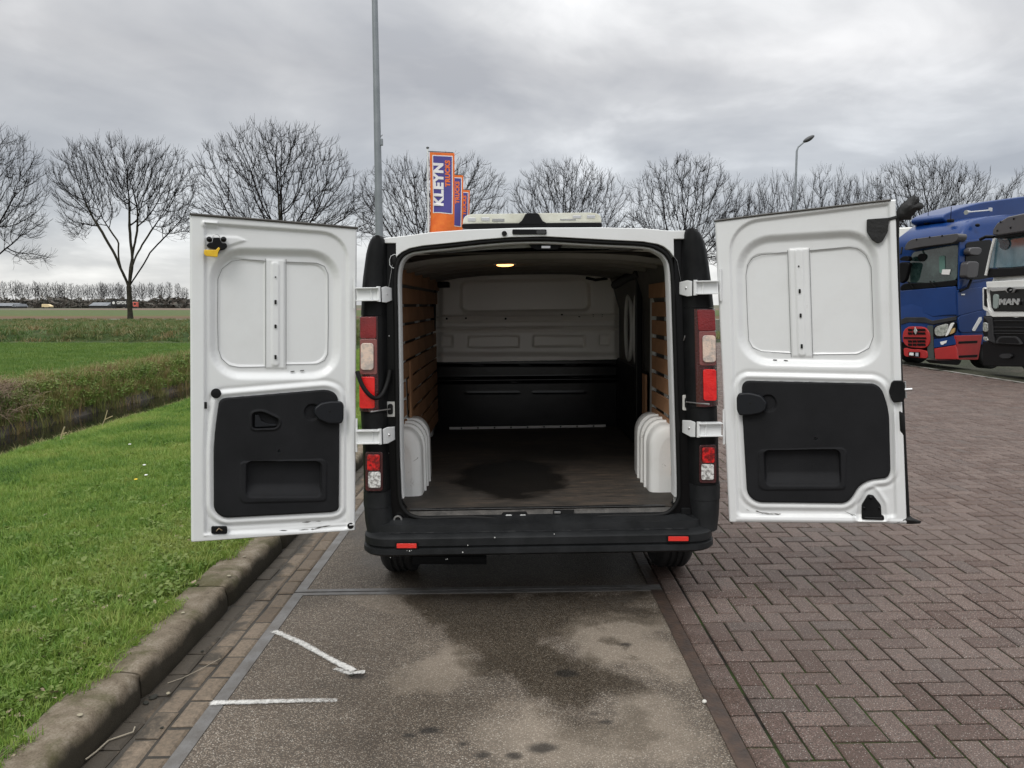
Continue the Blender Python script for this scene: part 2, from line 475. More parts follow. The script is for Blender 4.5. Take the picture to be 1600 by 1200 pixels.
for i in range(-1, imax + 1):
    for j in range(0, int(33 / BW)):
        yy = y0 + j * BW
        if yy > 31: break
        d = (i + j) % 4
        xa = XH + i * BW
        if d == 0:      # brick across
            x0, x1 = max(xa, XH), min(xa + BL, 9.8)
            if x1 - x0 > .05: bricks.append(((x0 + x1) / 2, yy + BW / 2, x1 - x0 - BG, BW - BG, 0, 'p'))
        elif d == 2 and i >= 0:   # brick along the road, covering (i,j) and (i,j+1)
            bricks.append((xa + BW / 2, yy + BL / 2, BL - BG, BW - BG, math.pi / 2, 'p'))
vis = []
for b in bricks:
    if b[1] < 1.9: continue
    P = np.array([[b[0], b[1], gz(b[0])]]); px, py = project(P)
    if -60 < px[0] < 1680 and py[0] < 1290: vis.append(b)
vis.sort(key=lambda b: b[1] ** 2 + b[0] ** 2)
me_full = brick_mesh('brick', BL - BG, BW - BG)[0]; me_full.materials.append(M_brick)
brick_cache = {}
def put_brick(b, parent, name='brick'):
    key = (round(b[2], 3), round(b[3], 3))
    if key not in brick_cache:
        m_ = brick_mesh('brick', b[2], b[3])[0]; m_.materials.append(M_brick); brick_cache[key] = m_
    o = bpy.data.objects.new(name, brick_cache[key]); COL.objects.link(o); o.parent = parent
    o.matrix_local = M_tilt(b[0], b[1], rnd.uniform(-.0022, .0022), b[4] + rnd.uniform(-.007, .007)) @ Matrix.Rotation(rnd.uniform(-.008, .008), 4, 'X')
    return o
def merged(name, lst, parent, material, H=.03, jit=.002):
    V = []; F = []; T = []
    for b in lst:
        _, v, f = (None,) + tuple(brick_raw(b[2], b[3], H))
        M = np.array(M_tilt(b[0], b[1], rnd.uniform(-jit, jit), b[4] + rnd.uniform(-.006, .006)) @ Matrix.Rotation(rnd.uniform(-.008, .008), 4, 'X'))
        o = len(V) * 12
        V.append(v @ M[:3, :3].T + M[:3, 3]); F.append(np.array(f) + o); T += [rnd.random()] * 12
    V = np.concatenate(V); F = np.concatenate(F)
    ob = npmesh(name, V, F, material, parent); set_attr(ob, 'tint', T); ob['kind'] = 'stuff'; return ob
def brick_raw(L, W, H=.03, bev=.007):
    l, w = L / 2, W / 2; b = bev
    v = np.array([(-l, -w, -H), (l, -w, -H), (l, w, -H), (-l, w, -H), (-l, -w, -b * .6), (l, -w, -b * .6), (l, w, -b * .6), (-l, w, -b * .6),
         (-l + b, -w + b, 0), (l - b, -w + b, 0), (l - b, w - b, 0), (-l + b, w - b, 0)])
    f = [(0, 1, 5, 4), (1, 2, 6, 5), (2, 3, 7, 6), (3, 0, 4, 7), (4, 5, 9, 8), (5, 6, 10, 9), (6, 7, 11, 10), (7, 4, 8, 11), (8, 9, 10, 11)]
    return v, f
for b in vis[:300]: put_brick(b, paving)
near = set(id(b) for b in vis[:300])
merged('distant_bricks', [b for b in bricks if id(b) not in near], paving, M_brick)

# white line along the paving edge and the strip beyond it
M_linep = mat('worn_white_paint', (.42, .41, .38), .7, col2=(.20, .19, .17), cscale=6)
sheet('edge_line', [9.85, 9.93], lin(-5, 34, 2), M_linep, zf=lambda x, y: gz(x) + .004)
sheet('yard_edge', [9.93, 10.4, 11.0], lin(-5, 34, 2), M_yard, zf=lambda x, y: gz(x) + (0 if x < 10.9 else -.06))

# ---- concrete slabs with steel edge frames
cm = NT('exposed_aggregate', .7, .25)
P = cm.tc.outputs['Object']
v1 = cm.voro(165, 1); v1d = cm.voro(165, 0)
sp = cm.t.nodes.new('ShaderNodeSeparateColor'); cm.t.links.new(v1, sp.inputs[0])
stone = cm.ramp(sp.outputs[0], [(0, (.060, .042, .030)), (.4, (.150, .118, .090)), (.8, (.25, .21, .168)), (.96, (.32, .285, .24)), (1, (.40, .37, .32))])
cem = cm.noise(1.3, 5, .65)
col = cm.mix(cm.ramp(v1d, [(.30, 0), (.62, 1)]), stone, (.080, .067, .054))
col = cm.mix(1, col, cm.ramp(cem, [(.3, .78), (.7, 1.18)]), 'MULTIPLY')
lt = cm.attr('light'); col = cm.mix(cm.math('MULTIPLY', lt, .42), col, (.34, .285, .225))
wet_shade = cm.attr('wet_shade'); col = cm.mix(cm.math('MULTIPLY', wet_shade, .68), col, cm.mix(1, col, (.22, .19, .13), 'MULTIPLY'))
oil = cm.attr('oil'); col = cm.mix(oil, col, (.012, .011, .010))
cm.color(col)
cm.rough(cm.ramp(wet_shade, [(0, .78), (1, .30)]))
cm.bump(v1d, .55, .004)
M_conc = cm.m
XL = -1.235
def slab(name, y0, y1, st):
    xs = lin(XL + .03, XR - .07, st); ys = lin(y0, y1, st)
    X, Y = np.meshgrid(xs, ys); V = np.stack([X.ravel(), Y.ravel(), .015 * X.ravel() + 0 * Y.ravel()], 1)
    nx, ny = len(xs), len(ys); ii, jj = np.meshgrid(np.arange(nx - 1), np.arange(ny - 1)); a = (jj * nx + ii).ravel()
    o = npmesh(name, V, np.stack([a, a + 1, a + nx + 1, a + nx], 1), M_conc)
    o['kind'] = 'structure'
    px, py = project(V)
    nz = np.array([noise.fractal(Vector((v[0] * 3.2, v[1] * 3.2, 0)), 1.0, 2.1, 5) for v in V])
    nz2 = np.array([noise.fractal(Vector((v[0] * 9, v[1] * 9, 7)), 1.0, 2.1, 4) for v in V])
    # stain outlines on the slab (metres), plus shade painted in under the van
    def blob(pts, soft=.07, am=.15):
        w = [tuple(onpave(*p)[:2]) for p in pts]
        return 1 - ss(sdp(w, V[:, 0], V[:, 1]) + nz * am + nz2 * .09, -soft, soft)
    wet_shade = np.maximum.reduce([
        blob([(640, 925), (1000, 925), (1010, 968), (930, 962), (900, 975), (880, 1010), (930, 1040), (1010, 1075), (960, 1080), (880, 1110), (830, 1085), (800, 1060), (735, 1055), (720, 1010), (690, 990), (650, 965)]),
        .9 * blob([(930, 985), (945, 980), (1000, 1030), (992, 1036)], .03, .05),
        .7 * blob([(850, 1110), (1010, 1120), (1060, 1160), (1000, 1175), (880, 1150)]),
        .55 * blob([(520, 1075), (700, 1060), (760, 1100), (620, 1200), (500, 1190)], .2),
        .8 * blob([(480, 700), (1010, 700), (1010, 915), (640, 915), (560, 890)], .25)]) if y0 < 8 else nz * 0  # last outline is no stain: under-van shade put into the slab colour
    lt = np.maximum.reduce([blob([(868, 985), (905, 965), (1020, 970), (1060, 1060), (990, 1050), (900, 1030)], .12),
        blob([(770, 1130), (830, 1100), (900, 1130), (1010, 1080), (1090, 1130), (1120, 1200), (960, 1200), (860, 1180), (800, 1190)], .16),
        blob([(660, 1000), (740, 1010), (750, 1050), (700, 1085), (640, 1075)], .12),
        .5 * blob([(560, 920), (640, 925), (650, 960), (590, 965)], .1)]) if y0 < 8 else nz * 0
    oil = nz * 0
    for (a, b_, r) in ((882, 1052, .045), (848, 1168, .05), (668, 1142, .03), (977, 1007, .03), (641, 1149, .02), (930, 1115, .03), (948, 1128, .028), (720, 1163, .02), (800, 1180, .03), (560, 1056, .03), (755, 1180, .03)):
        p = onpave(a, b_); oil = np.maximum(oil, .8 * (1 - ss(np.hypot((V[:, 0] - p.x) / 1.5, V[:, 1] - p.y) + nz2 * .02, r * .4, r)))
    set_attr(o, 'wet_shade', wet_shade * (1 - .35 * lt)); set_attr(o, 'light', np.clip(lt - .5 * wet_shade, 0, 1)); set_attr(o, 'oil', oil)
    return o
YJ = onpave(640, 924).y
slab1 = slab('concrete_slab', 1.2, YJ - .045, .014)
slab('concrete_slab', YJ + .045, YJ + 6, .05)
slab('concrete_slab', YJ + 6.06, YJ + 12, .3)
slab('concrete_slab', YJ + 12.06, 33, .3)
M_steelg = mat('grey_edge_steel', (.17, .165, .16), .55, metal=.3, col2=(.11, .10, .09), cscale=9, bump=.3, bscale=60)
M_steelb = mat('rusty_rail', (.055, .042, .036), .5, metal=.35, col2=(.095, .062, .046), cscale=14, bump=.4, bscale=50)
M_dark = mat('dark_gap', (.008, .008, .008), .9)
def strip(name, x0, x1, y0, y1, material, z=.004, h=.05):
    m = MB(); a, b = gz(x0) + z, gz(x1) + z
    v = [(x0, y0, a), (x1, y0, b), (x1, y1, b), (x0, y1, a)] + [(x0, y0, a - h), (x1, y0, b - h), (x1, y1, b - h), (x0, y1, a - h)]
    m.add(v, [(0, 1, 2, 3), (0, 4, 5, 1), (1, 5, 6, 2), (2, 6, 7, 3), (3, 7, 4, 0)])
    return m.build(name, material)
def rail(name, x0, x1, y0, y1, material, z=.004):
    o = strip(name, x0, x1, y0, y1, material, z); return tag(o, kind='structure')
rail('steel_edge', XL - .03, XL + .03, 1.2, YJ - .045, M_steelg); rail('steel_edge', XL - .03, XL + .03, YJ + .045, 33, M_steelg)
rail('steel_edge', XR - .07, XR - .004, 1.2, YJ - .045, M_steelb, .006); rail('steel_edge', XR - .07, XR - .004, YJ + .045, 33, M_steelb, .006)
rail('steel_joint', XL - .03, XR - .004, YJ - .045, YJ - .008, M_steelg)
rail('steel_joint', XL - .03, XR - .004, YJ + .008, YJ + .045, M_steelg)
rail('slab_gap', XL, XR - .01, YJ - .008, YJ + .008, M_dark, -.02)
rail('slab_gap', XL, XR - .01, YJ + 6.0, YJ + 6.06, M_steelb, 0)
rail('slab_gap', XL, XR - .01, YJ + 12.0, YJ + 12.06, M_steelb, 0)

# sprayed white marks (ragged outline)
pm = NT('sprayed_white_paint', .7, .3)
pm.color((.62, .61, .58))
tr = pm.t.nodes.new('ShaderNodeBsdfTransparent'); mx = pm.t.nodes.new('ShaderNodeMixShader')
fac = pm.math('MULTIPLY', pm.attr('dens'), .98)
fac = pm.ramp(pm.math('ADD', fac, pm.math('MULTIPLY', pm.math('SUBTRACT', pm.noise(70, 5, .8), .5), 1.5)), [(.36, 0), (.95, .92)])
pm.t.links.new(fac, mx.inputs[0]); pm.t.links.new(tr.outputs[0], mx.inputs[1]); pm.t.links.new(pm.b.outputs[0], mx.inputs[2])
pm.t.links.new(mx.outputs[0], pm.t.nodes['Material Output'].inputs[0])
def spray(pxs, w, dens=(1, 1)):
    pts = [onpave(*p) for p in pxs]
    V = []; F = []; D = []; n = 24; m = 6
    for i in range(n + 1):
        t = i / n * (len(pts) - 1); k = min(int(t), len(pts) - 2); p = pts[k].lerp(pts[k + 1], t - k)
        d = (pts[k + 1] - pts[k]).normalized(); q = Vector((-d.y, d.x, 0))
        ww = w * (1 + .25 * noise.noise(Vector((i * .4, w * 50, 0))))
        for j in range(m + 1):
            s_ = (j / m - .5) * 2; r_ = p + q * s_ * ww
            V.append((r_.x, r_.y, gz(r_.x) + .008)); D.append((dens[0] + (dens[1] - dens[0]) * i / n) * (1 - abs(s_) ** 3) * (1 if 0 < i < n else 0))
    for i in range(n):
        for j in range(m):
            a = i * (m + 1) + j; F.append((a, a + 1, a + m + 2, a + m + 1))
    o = npmesh('paint_mark', np.array(V), np.array(F), pm.m, slab1); set_attr(o, 'dens', D)
    return o
spray([(424, 986), (470, 1006), (520, 1034), (556, 1052)], .026, (.8, 1))
spray([(522, 1046), (545, 1054), (572, 1052)], .022, (.6, .9))
spray([(322, 1101), (400, 1099), (480, 1097), (532, 1097)], .024, (1, .6))

# ---- gutter: three courses of old bricks beside the slab, then the kerb
XK = -1.573
gm = NT('gutter_base', .75, .4)
gm.color(gm.ramp(gm.noise(3.5, 6, .7), [(.35, (.020, .017, .013)), (.6, (.050, .043, .034)), (.75, (.075, .062, .048))]))
gm.bump(gm.noise(40, 5, .7), .5, .008)
gutter = sheet('gutter', [XK - .03, XL - .02], [-5, 34], gm.m, zf=lambda x, y: gz(x) - .010)
cb = NT('gutter_brick', .7, .4)
oi = cb.t.nodes.new('ShaderNodeObjectInfo'); geo = cb.t.nodes.new('ShaderNodeNewGeometry')
tint = cb.math('FRACT', cb.math('ADD', cb.attr('tint'), oi.outputs['Random']))
c = cb.ramp(tint, [(0, (.115, .082, .054)), (.5, (.165, .124, .086)), (1, (.215, .165, .118))])
c = cb.mix(cb.ramp(cb.noise(60, 6, .75, 0, geo.outputs['Position']), [(.35, .7), (.65, 0)]), c, (.055, .045, .034))
sx = cb.t.nodes.new('ShaderNodeSeparateXYZ'); cb.t.links.new(geo.outputs['Position'], sx.inputs[0])
silt = cb.math('ADD', cb.math('MULTIPLY', cb.math('SUBTRACT', -1.40, sx.outputs[0]), 7.0), cb.math('MULTIPLY', cb.math('SUBTRACT', cb.noise(5, 5, .7, .5, geo.outputs['Position']), .5), 3.2))
c = cb.mix(cb.ramp(silt, [(.0, 0), (.5, .85)]), c, (.030, .025, .018))
cb.color(c); cb.bump(cb.noise(70, 5, .7, 0, geo.outputs['Position']), .5, .006)
M_gb = cb.m
gb = []
for k in range(3):
    x = XL - .03 - .055 - k * .1035; y = 1.0 + (.09, .0, .13)[k]
    while y < 33:
        L = .2 + rnd.uniform(-.01, .012)
        gb.append((x + rnd.uniform(-.003, .003), y + L / 2, L - .018, .090, math.pi / 2)); y += L
gb.sort(key=lambda b: b[1])
gbc = {}
gnear = [b for b in gb if 2.0 < b[1] < 9][:110]
for b in gnear:
    key = rnd.randrange(4)
    if key not in gbc:
        v, f = brick_raw(.180 + .004 * key, .090, .03, .012); m_ = bpy.data.meshes.new('brick'); m_.from_pydata([tuple(q) for q in v], [], f); m_.materials.append(M_gb); gbc[key] = m_
    o = bpy.data.objects.new('brick', gbc[key]); COL.objects.link(o); o.parent = gutter
    o.matrix_local = M_tilt(b[0], b[1], rnd.uniform(-.004, .003), b[4] + rnd.uniform(-.03, .03)) @ Matrix.Rotation(rnd.uniform(-.03, .03), 4, 'X')
ids = set(id(b) for b in gnear)
merged('distant_bricks', [b for b in gb if id(b) not in ids], gutter, M_gb, jit=.003)

# kerb: stones a metre long, worn rounded arris
km = NT('kerb_concrete', .85, .25)
geo = km.t.nodes.new('ShaderNodeNewGeometry'); Pp = geo.outputs['Position']
ka = km.noise(9, 6, .7, 0, Pp); kb = km.noise(120, 4, .8, 0, Pp)
c = km.ramp(ka, [(.3, (.115, .090, .062)), (.5, (.200, .165, .122)), (.72, (.31, .27, .215))])
c = km.mix(km.ramp(kb, [(.35, .75), (.6, 0)]), c, km.mix(1, c, (.45, .42, .38), 'MULTIPLY'))
moss = km.noise(3.1, 5, .7, .6, Pp)
c = km.mix(km.ramp(moss, [(.50, 0), (.64, .75)]), c, (.065, .062, .024))
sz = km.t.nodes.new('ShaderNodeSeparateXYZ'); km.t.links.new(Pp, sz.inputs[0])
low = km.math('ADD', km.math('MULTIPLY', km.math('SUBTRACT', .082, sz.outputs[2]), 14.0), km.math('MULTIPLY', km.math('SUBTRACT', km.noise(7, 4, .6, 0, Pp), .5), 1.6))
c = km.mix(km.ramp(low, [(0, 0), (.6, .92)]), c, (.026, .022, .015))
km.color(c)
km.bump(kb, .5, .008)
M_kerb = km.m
kerb = tag(empty('kerb'), kind='structure')
def kerb_stone(y0, L):
    prof = [(-.015, -.10), (.0, -.02), (-.004, .06), (-.012, .095), (-.024, .113), (-.045, .122), (-.09, .124), (-.15, .123), (-.215, .12), (-.222, -.1)]
    ny = 24; V = []; n = len(prof)
    for j in range(ny + 1):
        t = j / ny; y = y0 + .006 + (L - .012) * t
        cz = -.014 * (max(0, .03 - min(t, 1 - t)) / .03)
        for i, (a, b) in enumerate(prof):
            w = .006 * noise.noise(Vector((a * 20, y * 6, b * 20))) if 0 < i < n - 1 else 0
            if 3 <= i <= 5: w += .007 * noise.noise(Vector((1, y * 9, 3)))
            V.append((XK + a - w + cz * (1 if i < 4 else 0), y, gz(XK) + b + w * .6 + cz * (1 if b > .05 else 0)))
    F = [tuple(reversed((j * n + i, j * n + i + 1, (j + 1) * n + i + 1, (j + 1) * n + i))) for j in range(ny) for i in range(n - 1)]
    F.append(tuple(range(n))); F.append(tuple(ny * n + i for i in range(n))[::-1])
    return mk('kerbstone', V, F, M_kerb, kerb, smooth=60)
yk = 3.12 - 2.0
for k in range(31): kerb_stone(yk + k * 1.01, 1.01)
# ================================================================ THE WHITE VAN
VX, VY = .15, 3.95
MV = Matrix.Translation((VX, VY, gz(VX))) @ Matrix.Rotation(-.0165, 4, 'Y')
VF = Frame(MV)
van = bpy.data.objects.new('van', None); COL.objects.link(van); van.matrix_world = MV
van.location = (VX, VY, gz(VX)); van.rotation_euler = (0, -.0165, 0)
tag(van, 'white panel van seen from behind with both rear doors open and its load space empty', 'van')
def V(px, py, y): return VF.on(px, py, 1, y)
wp = NT('van_white_paint', .32, .5)
wp.b.inputs['Coat Weight'].default_value = .25; wp.b.inputs['Coat Roughness'].default_value = .12
wa = wp.noise(4.5, 6, .65); wb = wp.noise(38, 5, .7)
c = wp.mix(wp.ramp(wa, [(.45, 0), (.75, .25)]), (.72, .73, .73), (.55, .545, .53))
c = wp.mix(wp.ramp(wb, [(.66, 0), (.74, .22)]), c, (.45, .43, .40))
wp.color(c); wp.rough(wp.ramp(wa, [(.3, .28), (.7, .5)]))
M_white = wp.m
M_whin = mat('inner_white_paint', (.50, .49, .46), .5, col2=(.62, .61, .58), cscale=4)
M_blk = mat('black_plastic', (.005, .0053, .0058), .5, spec=.16, col2=(.010, .0103, .0108), cscale=9, bump=.15, bscale=300)
M_bump = mat('bumper_plastic', (.009, .0098, .0105), .55, spec=.2, col2=(.022, .0232, .0245), cscale=5, clo=.4, chi=.72, bump=.25, bscale=240)
M_gloss = mat('gloss_black', (.0035, .0035, .004), .3, spec=.22)
M_rub = mat('rubber_seal', (.005, .005, .005), .6, spec=.25, bump=.1, bscale=90)
M_trim = mat('grey_door_trim', (.0075, .0078, .0090), .65, spec=.2, col2=(.0135, .0138, .0155), cscale=3.5, cdetail=10, bump=.35, bscale=500)
M_knob = mat('dark_knob_plastic', (.007, .008, .0105), .45, spec=.3, bump=.2, bscale=300)
M_hole = mat('hole_black', (.003, .003, .003), .9)
M_chrome = mat('bare_metal', (.62, .62, .62), .3, metal=.9)
M_slat = mat('brown_plywood', (.26, .125, .058), .7, col2=(.38, .20, .10), cscale=3.5, bump=.3, bscale=40, coord='Object')
fl = NT('worn_ply_floor', .6, .35)
fv = fl.scale(1.1, 7, 1)
fa = fl.noise(5, 7, .75, .3, fv); fb = fl.noise(1.5, 5, .6, .6)
c = fl.ramp(fa, [(.30, (.028, .023, .019)), (.50, (.062, .053, .045)), (.62, (.105, .078, .058)), (.73, (.22, .16, .12))])
c = fl.mix(fl.ramp(fb, [(.38, .8), (.54, 0)]), c, (.030, .027, .023))
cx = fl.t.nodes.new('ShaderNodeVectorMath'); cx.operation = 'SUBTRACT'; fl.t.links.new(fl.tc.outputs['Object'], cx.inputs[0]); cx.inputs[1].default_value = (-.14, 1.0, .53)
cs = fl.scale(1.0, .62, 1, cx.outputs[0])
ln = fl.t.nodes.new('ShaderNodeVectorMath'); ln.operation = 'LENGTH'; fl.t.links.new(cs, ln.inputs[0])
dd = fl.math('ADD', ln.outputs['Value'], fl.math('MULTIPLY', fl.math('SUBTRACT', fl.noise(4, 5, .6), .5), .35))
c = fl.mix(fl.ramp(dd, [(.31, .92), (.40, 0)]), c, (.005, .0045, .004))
fl.color(c); fl.bump(fa, .4, .006); fl.rough(fl.ramp(dd, [(.30, .35), (.38, .65)]))
M_floor = fl.m
def lens(name, col, rough=.15, tr=0.0, em=0):
    m = mat(name, col, rough, spec=.6, coat=.8, bump=.35, bscale=130)
    if tr: m.node_tree.nodes['Principled BSDF'].inputs['Transmission Weight'].default_value = tr
    return m
def lens2(name, c1, c2, sc_, rough=.15):
    m = mat(name, c1, rough, spec=.5, coat=.4, bump=.3, bscale=130, col2=c2, cscale=sc_, cdetail=3, clo=.42, chi=.58); return m
M_red = lens2('red_lens', (.60, .010, .012), (.75, .02, .018), 14); M_dred = lens2('dark_red_lens', (.17, .010, .013), (.22, .014, .017), 9, .12); M_clr = lens2('clear_lens', (.46, .40, .36), (.72, .56, .46), 22, .2)
M_fogr = lens2('fog_red_lens', (.65, .012, .012), (.16, .006, .006), 48); M_clr2 = lens2('reversing_lens', (.72, .72, .70), (.22, .21, .20), 52); M_mar = lens('maroon_lens', (.055, .006, .008), .1)
M_refl = lens('red_reflector', (.75, .03, .02), .3)

def loft(rows, name, material, proud=0, parent=van, flip=False, prof=None, smooth=50):
    """rows of (py, px_out, px_in): side pillar skin bulging from the rear frame"""
    prof = prof or [(0, .165), (.10, .10), (.22, .078), (.5, .072), (.74, .09), (.90, .125), (.98, .18), (1.0, .26), (1.0, .42)]
    Vv = []; F = []; n = len(prof)
    for (py, po, pi) in rows:
        a = V(pi, py, .12); b = V(po, py, .17)
        for (t, yl) in prof:
            x = a.x + (b.x - a.x) * t; z = a.z
            if proud: x += (b.x - a.x) / abs(b.x - a.x) * proud * (t > .8)
            Vv.append((x, yl - proud, z))
    for r in range(len(rows) - 1):
        for i in range(n - 1):
            q = (r * n + i, r * n + i + 1, (r + 1) * n + i + 1, (r + 1) * n + i)
            F.append(q if not flip else q[::-1])
    F.append(tuple(range(n)) if flip else tuple(range(n))[::-1]); e = (len(rows) - 1) * n
    F.append(tuple(e + i for i in range(n))[::-1] if flip else tuple(e + i for i in range(n)))
    return mk(name, Vv, F, material, parent, smooth=smooth)
L1 = [(368.5, 588, 596), (370, 582, 600), (375, 578, 603), (383, 574.5, 604), (396, 571, 604), (430, 566, 604), (446, 564.5, 604), (492, 562.5, 604)]
loft(L1, 'pillar_cover', M_blk)
loft([(492.5, 563, 604), (643, 562.5, 606)], 'pillar_cover', M_blk)
loft([(643.5, 562, 606), (700, 565.5, 607), (766, 567.5, 610)], 'pillar_cover', M_blk)
loft([(766.5, 568, 610), (791, 568, 611)], 'pillar_cover', M_bump, .004)
L2 = [(357.5, 1082, 1075), (358.5, 1087, 1070), (365, 1094.5, 1067), (377, 1101, 1066), (392, 1105, 1065), (412, 1108.5, 1065), (435, 1112, 1065), (481, 1117, 1067)]
loft(L2, 'pillar_cover', M_blk, flip=True)
loft([(481.5, 1117, 1067), (636, 1122, 1071)], 'pillar_cover', M_blk, flip=True)
loft([(636.5, 1122, 1071), (690, 1124, 1075), (756, 1125, 1078)], 'pillar_cover', M_blk, flip=True)
loft([(756.5, 1125, 1078), (780, 1125, 1079)], 'pillar_cover', M_bump, .004, flip=True)
lp = [(.18, .092), (.26, .074), (.5, .068), (.74, .086), (.90, .121), (.98, .176), (1.0, .25)]
def rpx(poly, r, y, off, name, material, parent, bevel=.003, n=5, smooth=None):
    """rounded polygon traced in the photo on the plane local y, extruded by off along local y"""
    q = [V(a, b, y) for a, b in rc(poly, r, n)]
    return MB().prism(q, (0, off, 0)).build(name, material, parent, bevel=bevel, smooth=smooth)
def rect(x0, y0, x1, y1): return [(x0, y0), (x1, y0), (x1, y1), (x0, y1)]
# tail lights
tl = loft([(494, 562, 602), (641, 562, 604)], 'tail_light', M_mar, .004, prof=lp)
rpx(rect(563, 495, 588, 529), 3, .066, -.006, 'red_lens', M_dred, tl)
rpx(rect(562.5, 529.5, 589, 585), 3, .066, -.005, 'lens_frame', lens('pink_frame_lens', (.22, .07, .065), .2), tl)
rpx(rect(564, 536, 584, 578), 5, .058, -.010, 'clear_lens', M_clr, tl)
rpx(rect(562, 588.5, 586, 638), 4, .066, -.010, 'red_lens', M_red, tl)
tr_ = loft([(483, 1117, 1070), (634, 1122, 1073)], 'tail_light', M_mar, .004, prof=lp, flip=True)
rpx([(1089, 484), (1116.5, 484), (1118, 517), (1091, 517)], 3, .066, -.006, 'red_lens', M_dred, tr_)
rpx([(1092, 517.5), (1118, 517.5), (1119, 571), (1093, 571)], 3, .066, -.005, 'lens_frame', bpy.data.materials['pink_frame_lens'], tr_)
rpx([(1097, 524), (1117.5, 524), (1118, 566), (1098, 566)], 5, .058, -.010, 'clear_lens', M_clr, tr_)
rpx([(1098, 577), (1118.5, 577), (1119.5, 626), (1099, 626)], 4, .066, -.010, 'red_lens', M_red, tr_)
# low clusters
M_bulb = mat('reflector_bowl', (.35, .35, .34), .25, metal=.7)
for (a, b, c_, d) in (((574, 710, 593.5, 735), (575.5, 737, 595, 762), -1, 0), ((1097, 699, 1116, 723), (1095.5, 725, 1115, 749.5), 1, 0)):
    cl = rpx(rect(min(a[0], b[0]) - 3, a[1] - 4, max(a[2], b[2]) + 3, b[3] + 5), 4, .070, -.004, 'fog_light_cluster', M_mar, van)
    rpx(rect(*a), 3, .063, -.008, 'red_lens', M_fogr, cl); rpx(rect(*b), 3, .063, -.008, 'clear_lens', M_clr2, cl)

# seal around the load opening
SEAL = [(624.5, 780), (622.5, 740), (621, 700), (620, 600), (618.5, 500), (617.5, 440), (620, 415), (627, 400.5), (640, 392), (660, 388), (700, 384), (750, 378.5), (800, 374.5), (850, 373.5), (900, 376), (945, 378.5), (1005, 381.5), (1028, 388), (1044, 401), (1050.5, 425), (1053.5, 500), (1056.5, 600), (1059.5, 700), (1061, 765), (1059, 782), (1048, 798), (1030, 804.5), (990, 806), (960, 806), (925, 809), (905, 812), (850, 812.5), (800, 812.5), (775, 811), (740, 808.5), (690, 809.5), (660, 810), (640, 804.5), (630, 794)]
S3 = [V(a, b, .140) for a, b in SEAL]
def smooth_closed(P, k=3):
    n = len(P); o = []
    for i in range(n):
        p0, p1, p2, p3 = P[i - 1], P[i], P[(i + 1) % n], P[(i + 2) % n]
        for j in range(k):
            t = j / k; o.append(.5 * ((2 * p1) + (p2 - p0) * t + (2 * p0 - 5 * p1 + 4 * p2 - p3) * t * t + (3 * p1 - p0 - 3 * p2 + p3) * t ** 3))
    return o
SS = smooth_closed(S3)
MB().tube(SS, .0125, 8, closed=True).build('opening_seal', M_rub, van, smooth=60)
cen = sum(SS, Vector()) / len(SS)
nS = len(SS)
def inset(d, y):
    o = []
    for i in range(nS):
        t = SS[(i + 1) % nS] - SS[i - 1]; t.y = 0; t.normalize(); nn = Vector((t.z, 0, -t.x))
        p = SS[i] + nn * d; p = Vector((p.x, y, p.z)); o.append(p)
    return o
def band(rings, name, material, sel):
    Vv = sum(rings, []); F = []
    for r in range(len(rings) - 1):
        for i in range(nS):
            if sel(i): F.append((r * nS + i, r * nS + (i + 1) % nS, (r + 1) * nS + (i + 1) % nS, (r + 1) * nS + i))
    return mk(name, Vv, F, material, van, smooth=40)
isbot = lambda i: i >= 24 * 3 - 1 or i < 0
band([inset(.010, .152), inset(.019, .150), inset(.022, .158), inset(.022, .24), inset(.004, .26)], 'opening_lip', M_white, lambda i: not isbot(i))
# (check direction of inset: must go towards the middle)
# rear frame: black sides, white header
def ring_side(pts, name, material, y=.150, d=.12):
    q = [V(a, b, y) for a, b in pts]
    return MB().prism(q, (0, d, 0)).build(name, material, van, bevel=.004)
ring_side([(601, 380), (618.5, 380), (618.5, 408), (616, 440), (617, 500), (619, 600), (620, 700), (622, 760), (625, 790), (636, 808), (650, 814), (650, 838), (606, 838)], 'rear_frame_side', M_gloss)
ring_side([(1053, 374), (1068, 374), (1076, 620), (1080, 700), (1084, 838), (1030, 838), (1030, 808), (1050, 800), (1061, 785), (1063, 765), (1061, 700), (1058, 600), (1055, 500), (1053, 425)], 'rear_frame_side', M_gloss)
ring_side([(648, 812), (690, 810.5), (740, 810), (775, 812.5), (850, 814), (905, 813.5), (925, 811), (960, 807.5), (1031, 806), (1031, 824), (648, 832)], 'rear_frame_sill', M_gloss, .148)
top = [(596, 372.5), (640, 367.5), (672, 363), (729, 358.8), (800, 356.3), (840, 355.6), (941, 355.2), (1009, 357), (1048, 360.5), (1072, 360)]
low = [(1072, 373.5), (1053, 373.5), (1053.5, 402), (1046, 392), (1037, 385), (1028, 381.5), (1005, 377.5), (945, 374.5), (900, 372), (850, 369.5), (800, 370.5), (750, 374.5), (700, 380), (660, 384), (640, 388), (627.5, 394), (618.5, 402), (618.5, 380), (601, 380), (596, 378)]
hd = ring_side(top + low, 'rear_header', M_white, .120, .16)
rpx(rect(800.5, 358.5, 854, 366.5), 2, .118, -.004, 'high_brake_light', M_gloss, van, .001)
rpx(rect(838, 360, 853, 365.5), 2, .113, -.003, 'brake_lens', mat('smoked_lens', (.03, .03, .03), .2), van, .001)
q = V(788, 365, .118); MB().tube([q, q + Vector((0, -.006, 0))], .0135, 16).build('grommet', M_rub, van, smooth=40)
rpx([(826, 380), (875, 380), (879, 384), (870, 390), (838, 390), (830, 386)], 1, .20, .03, 'roof_striker', M_blk, van, .002)
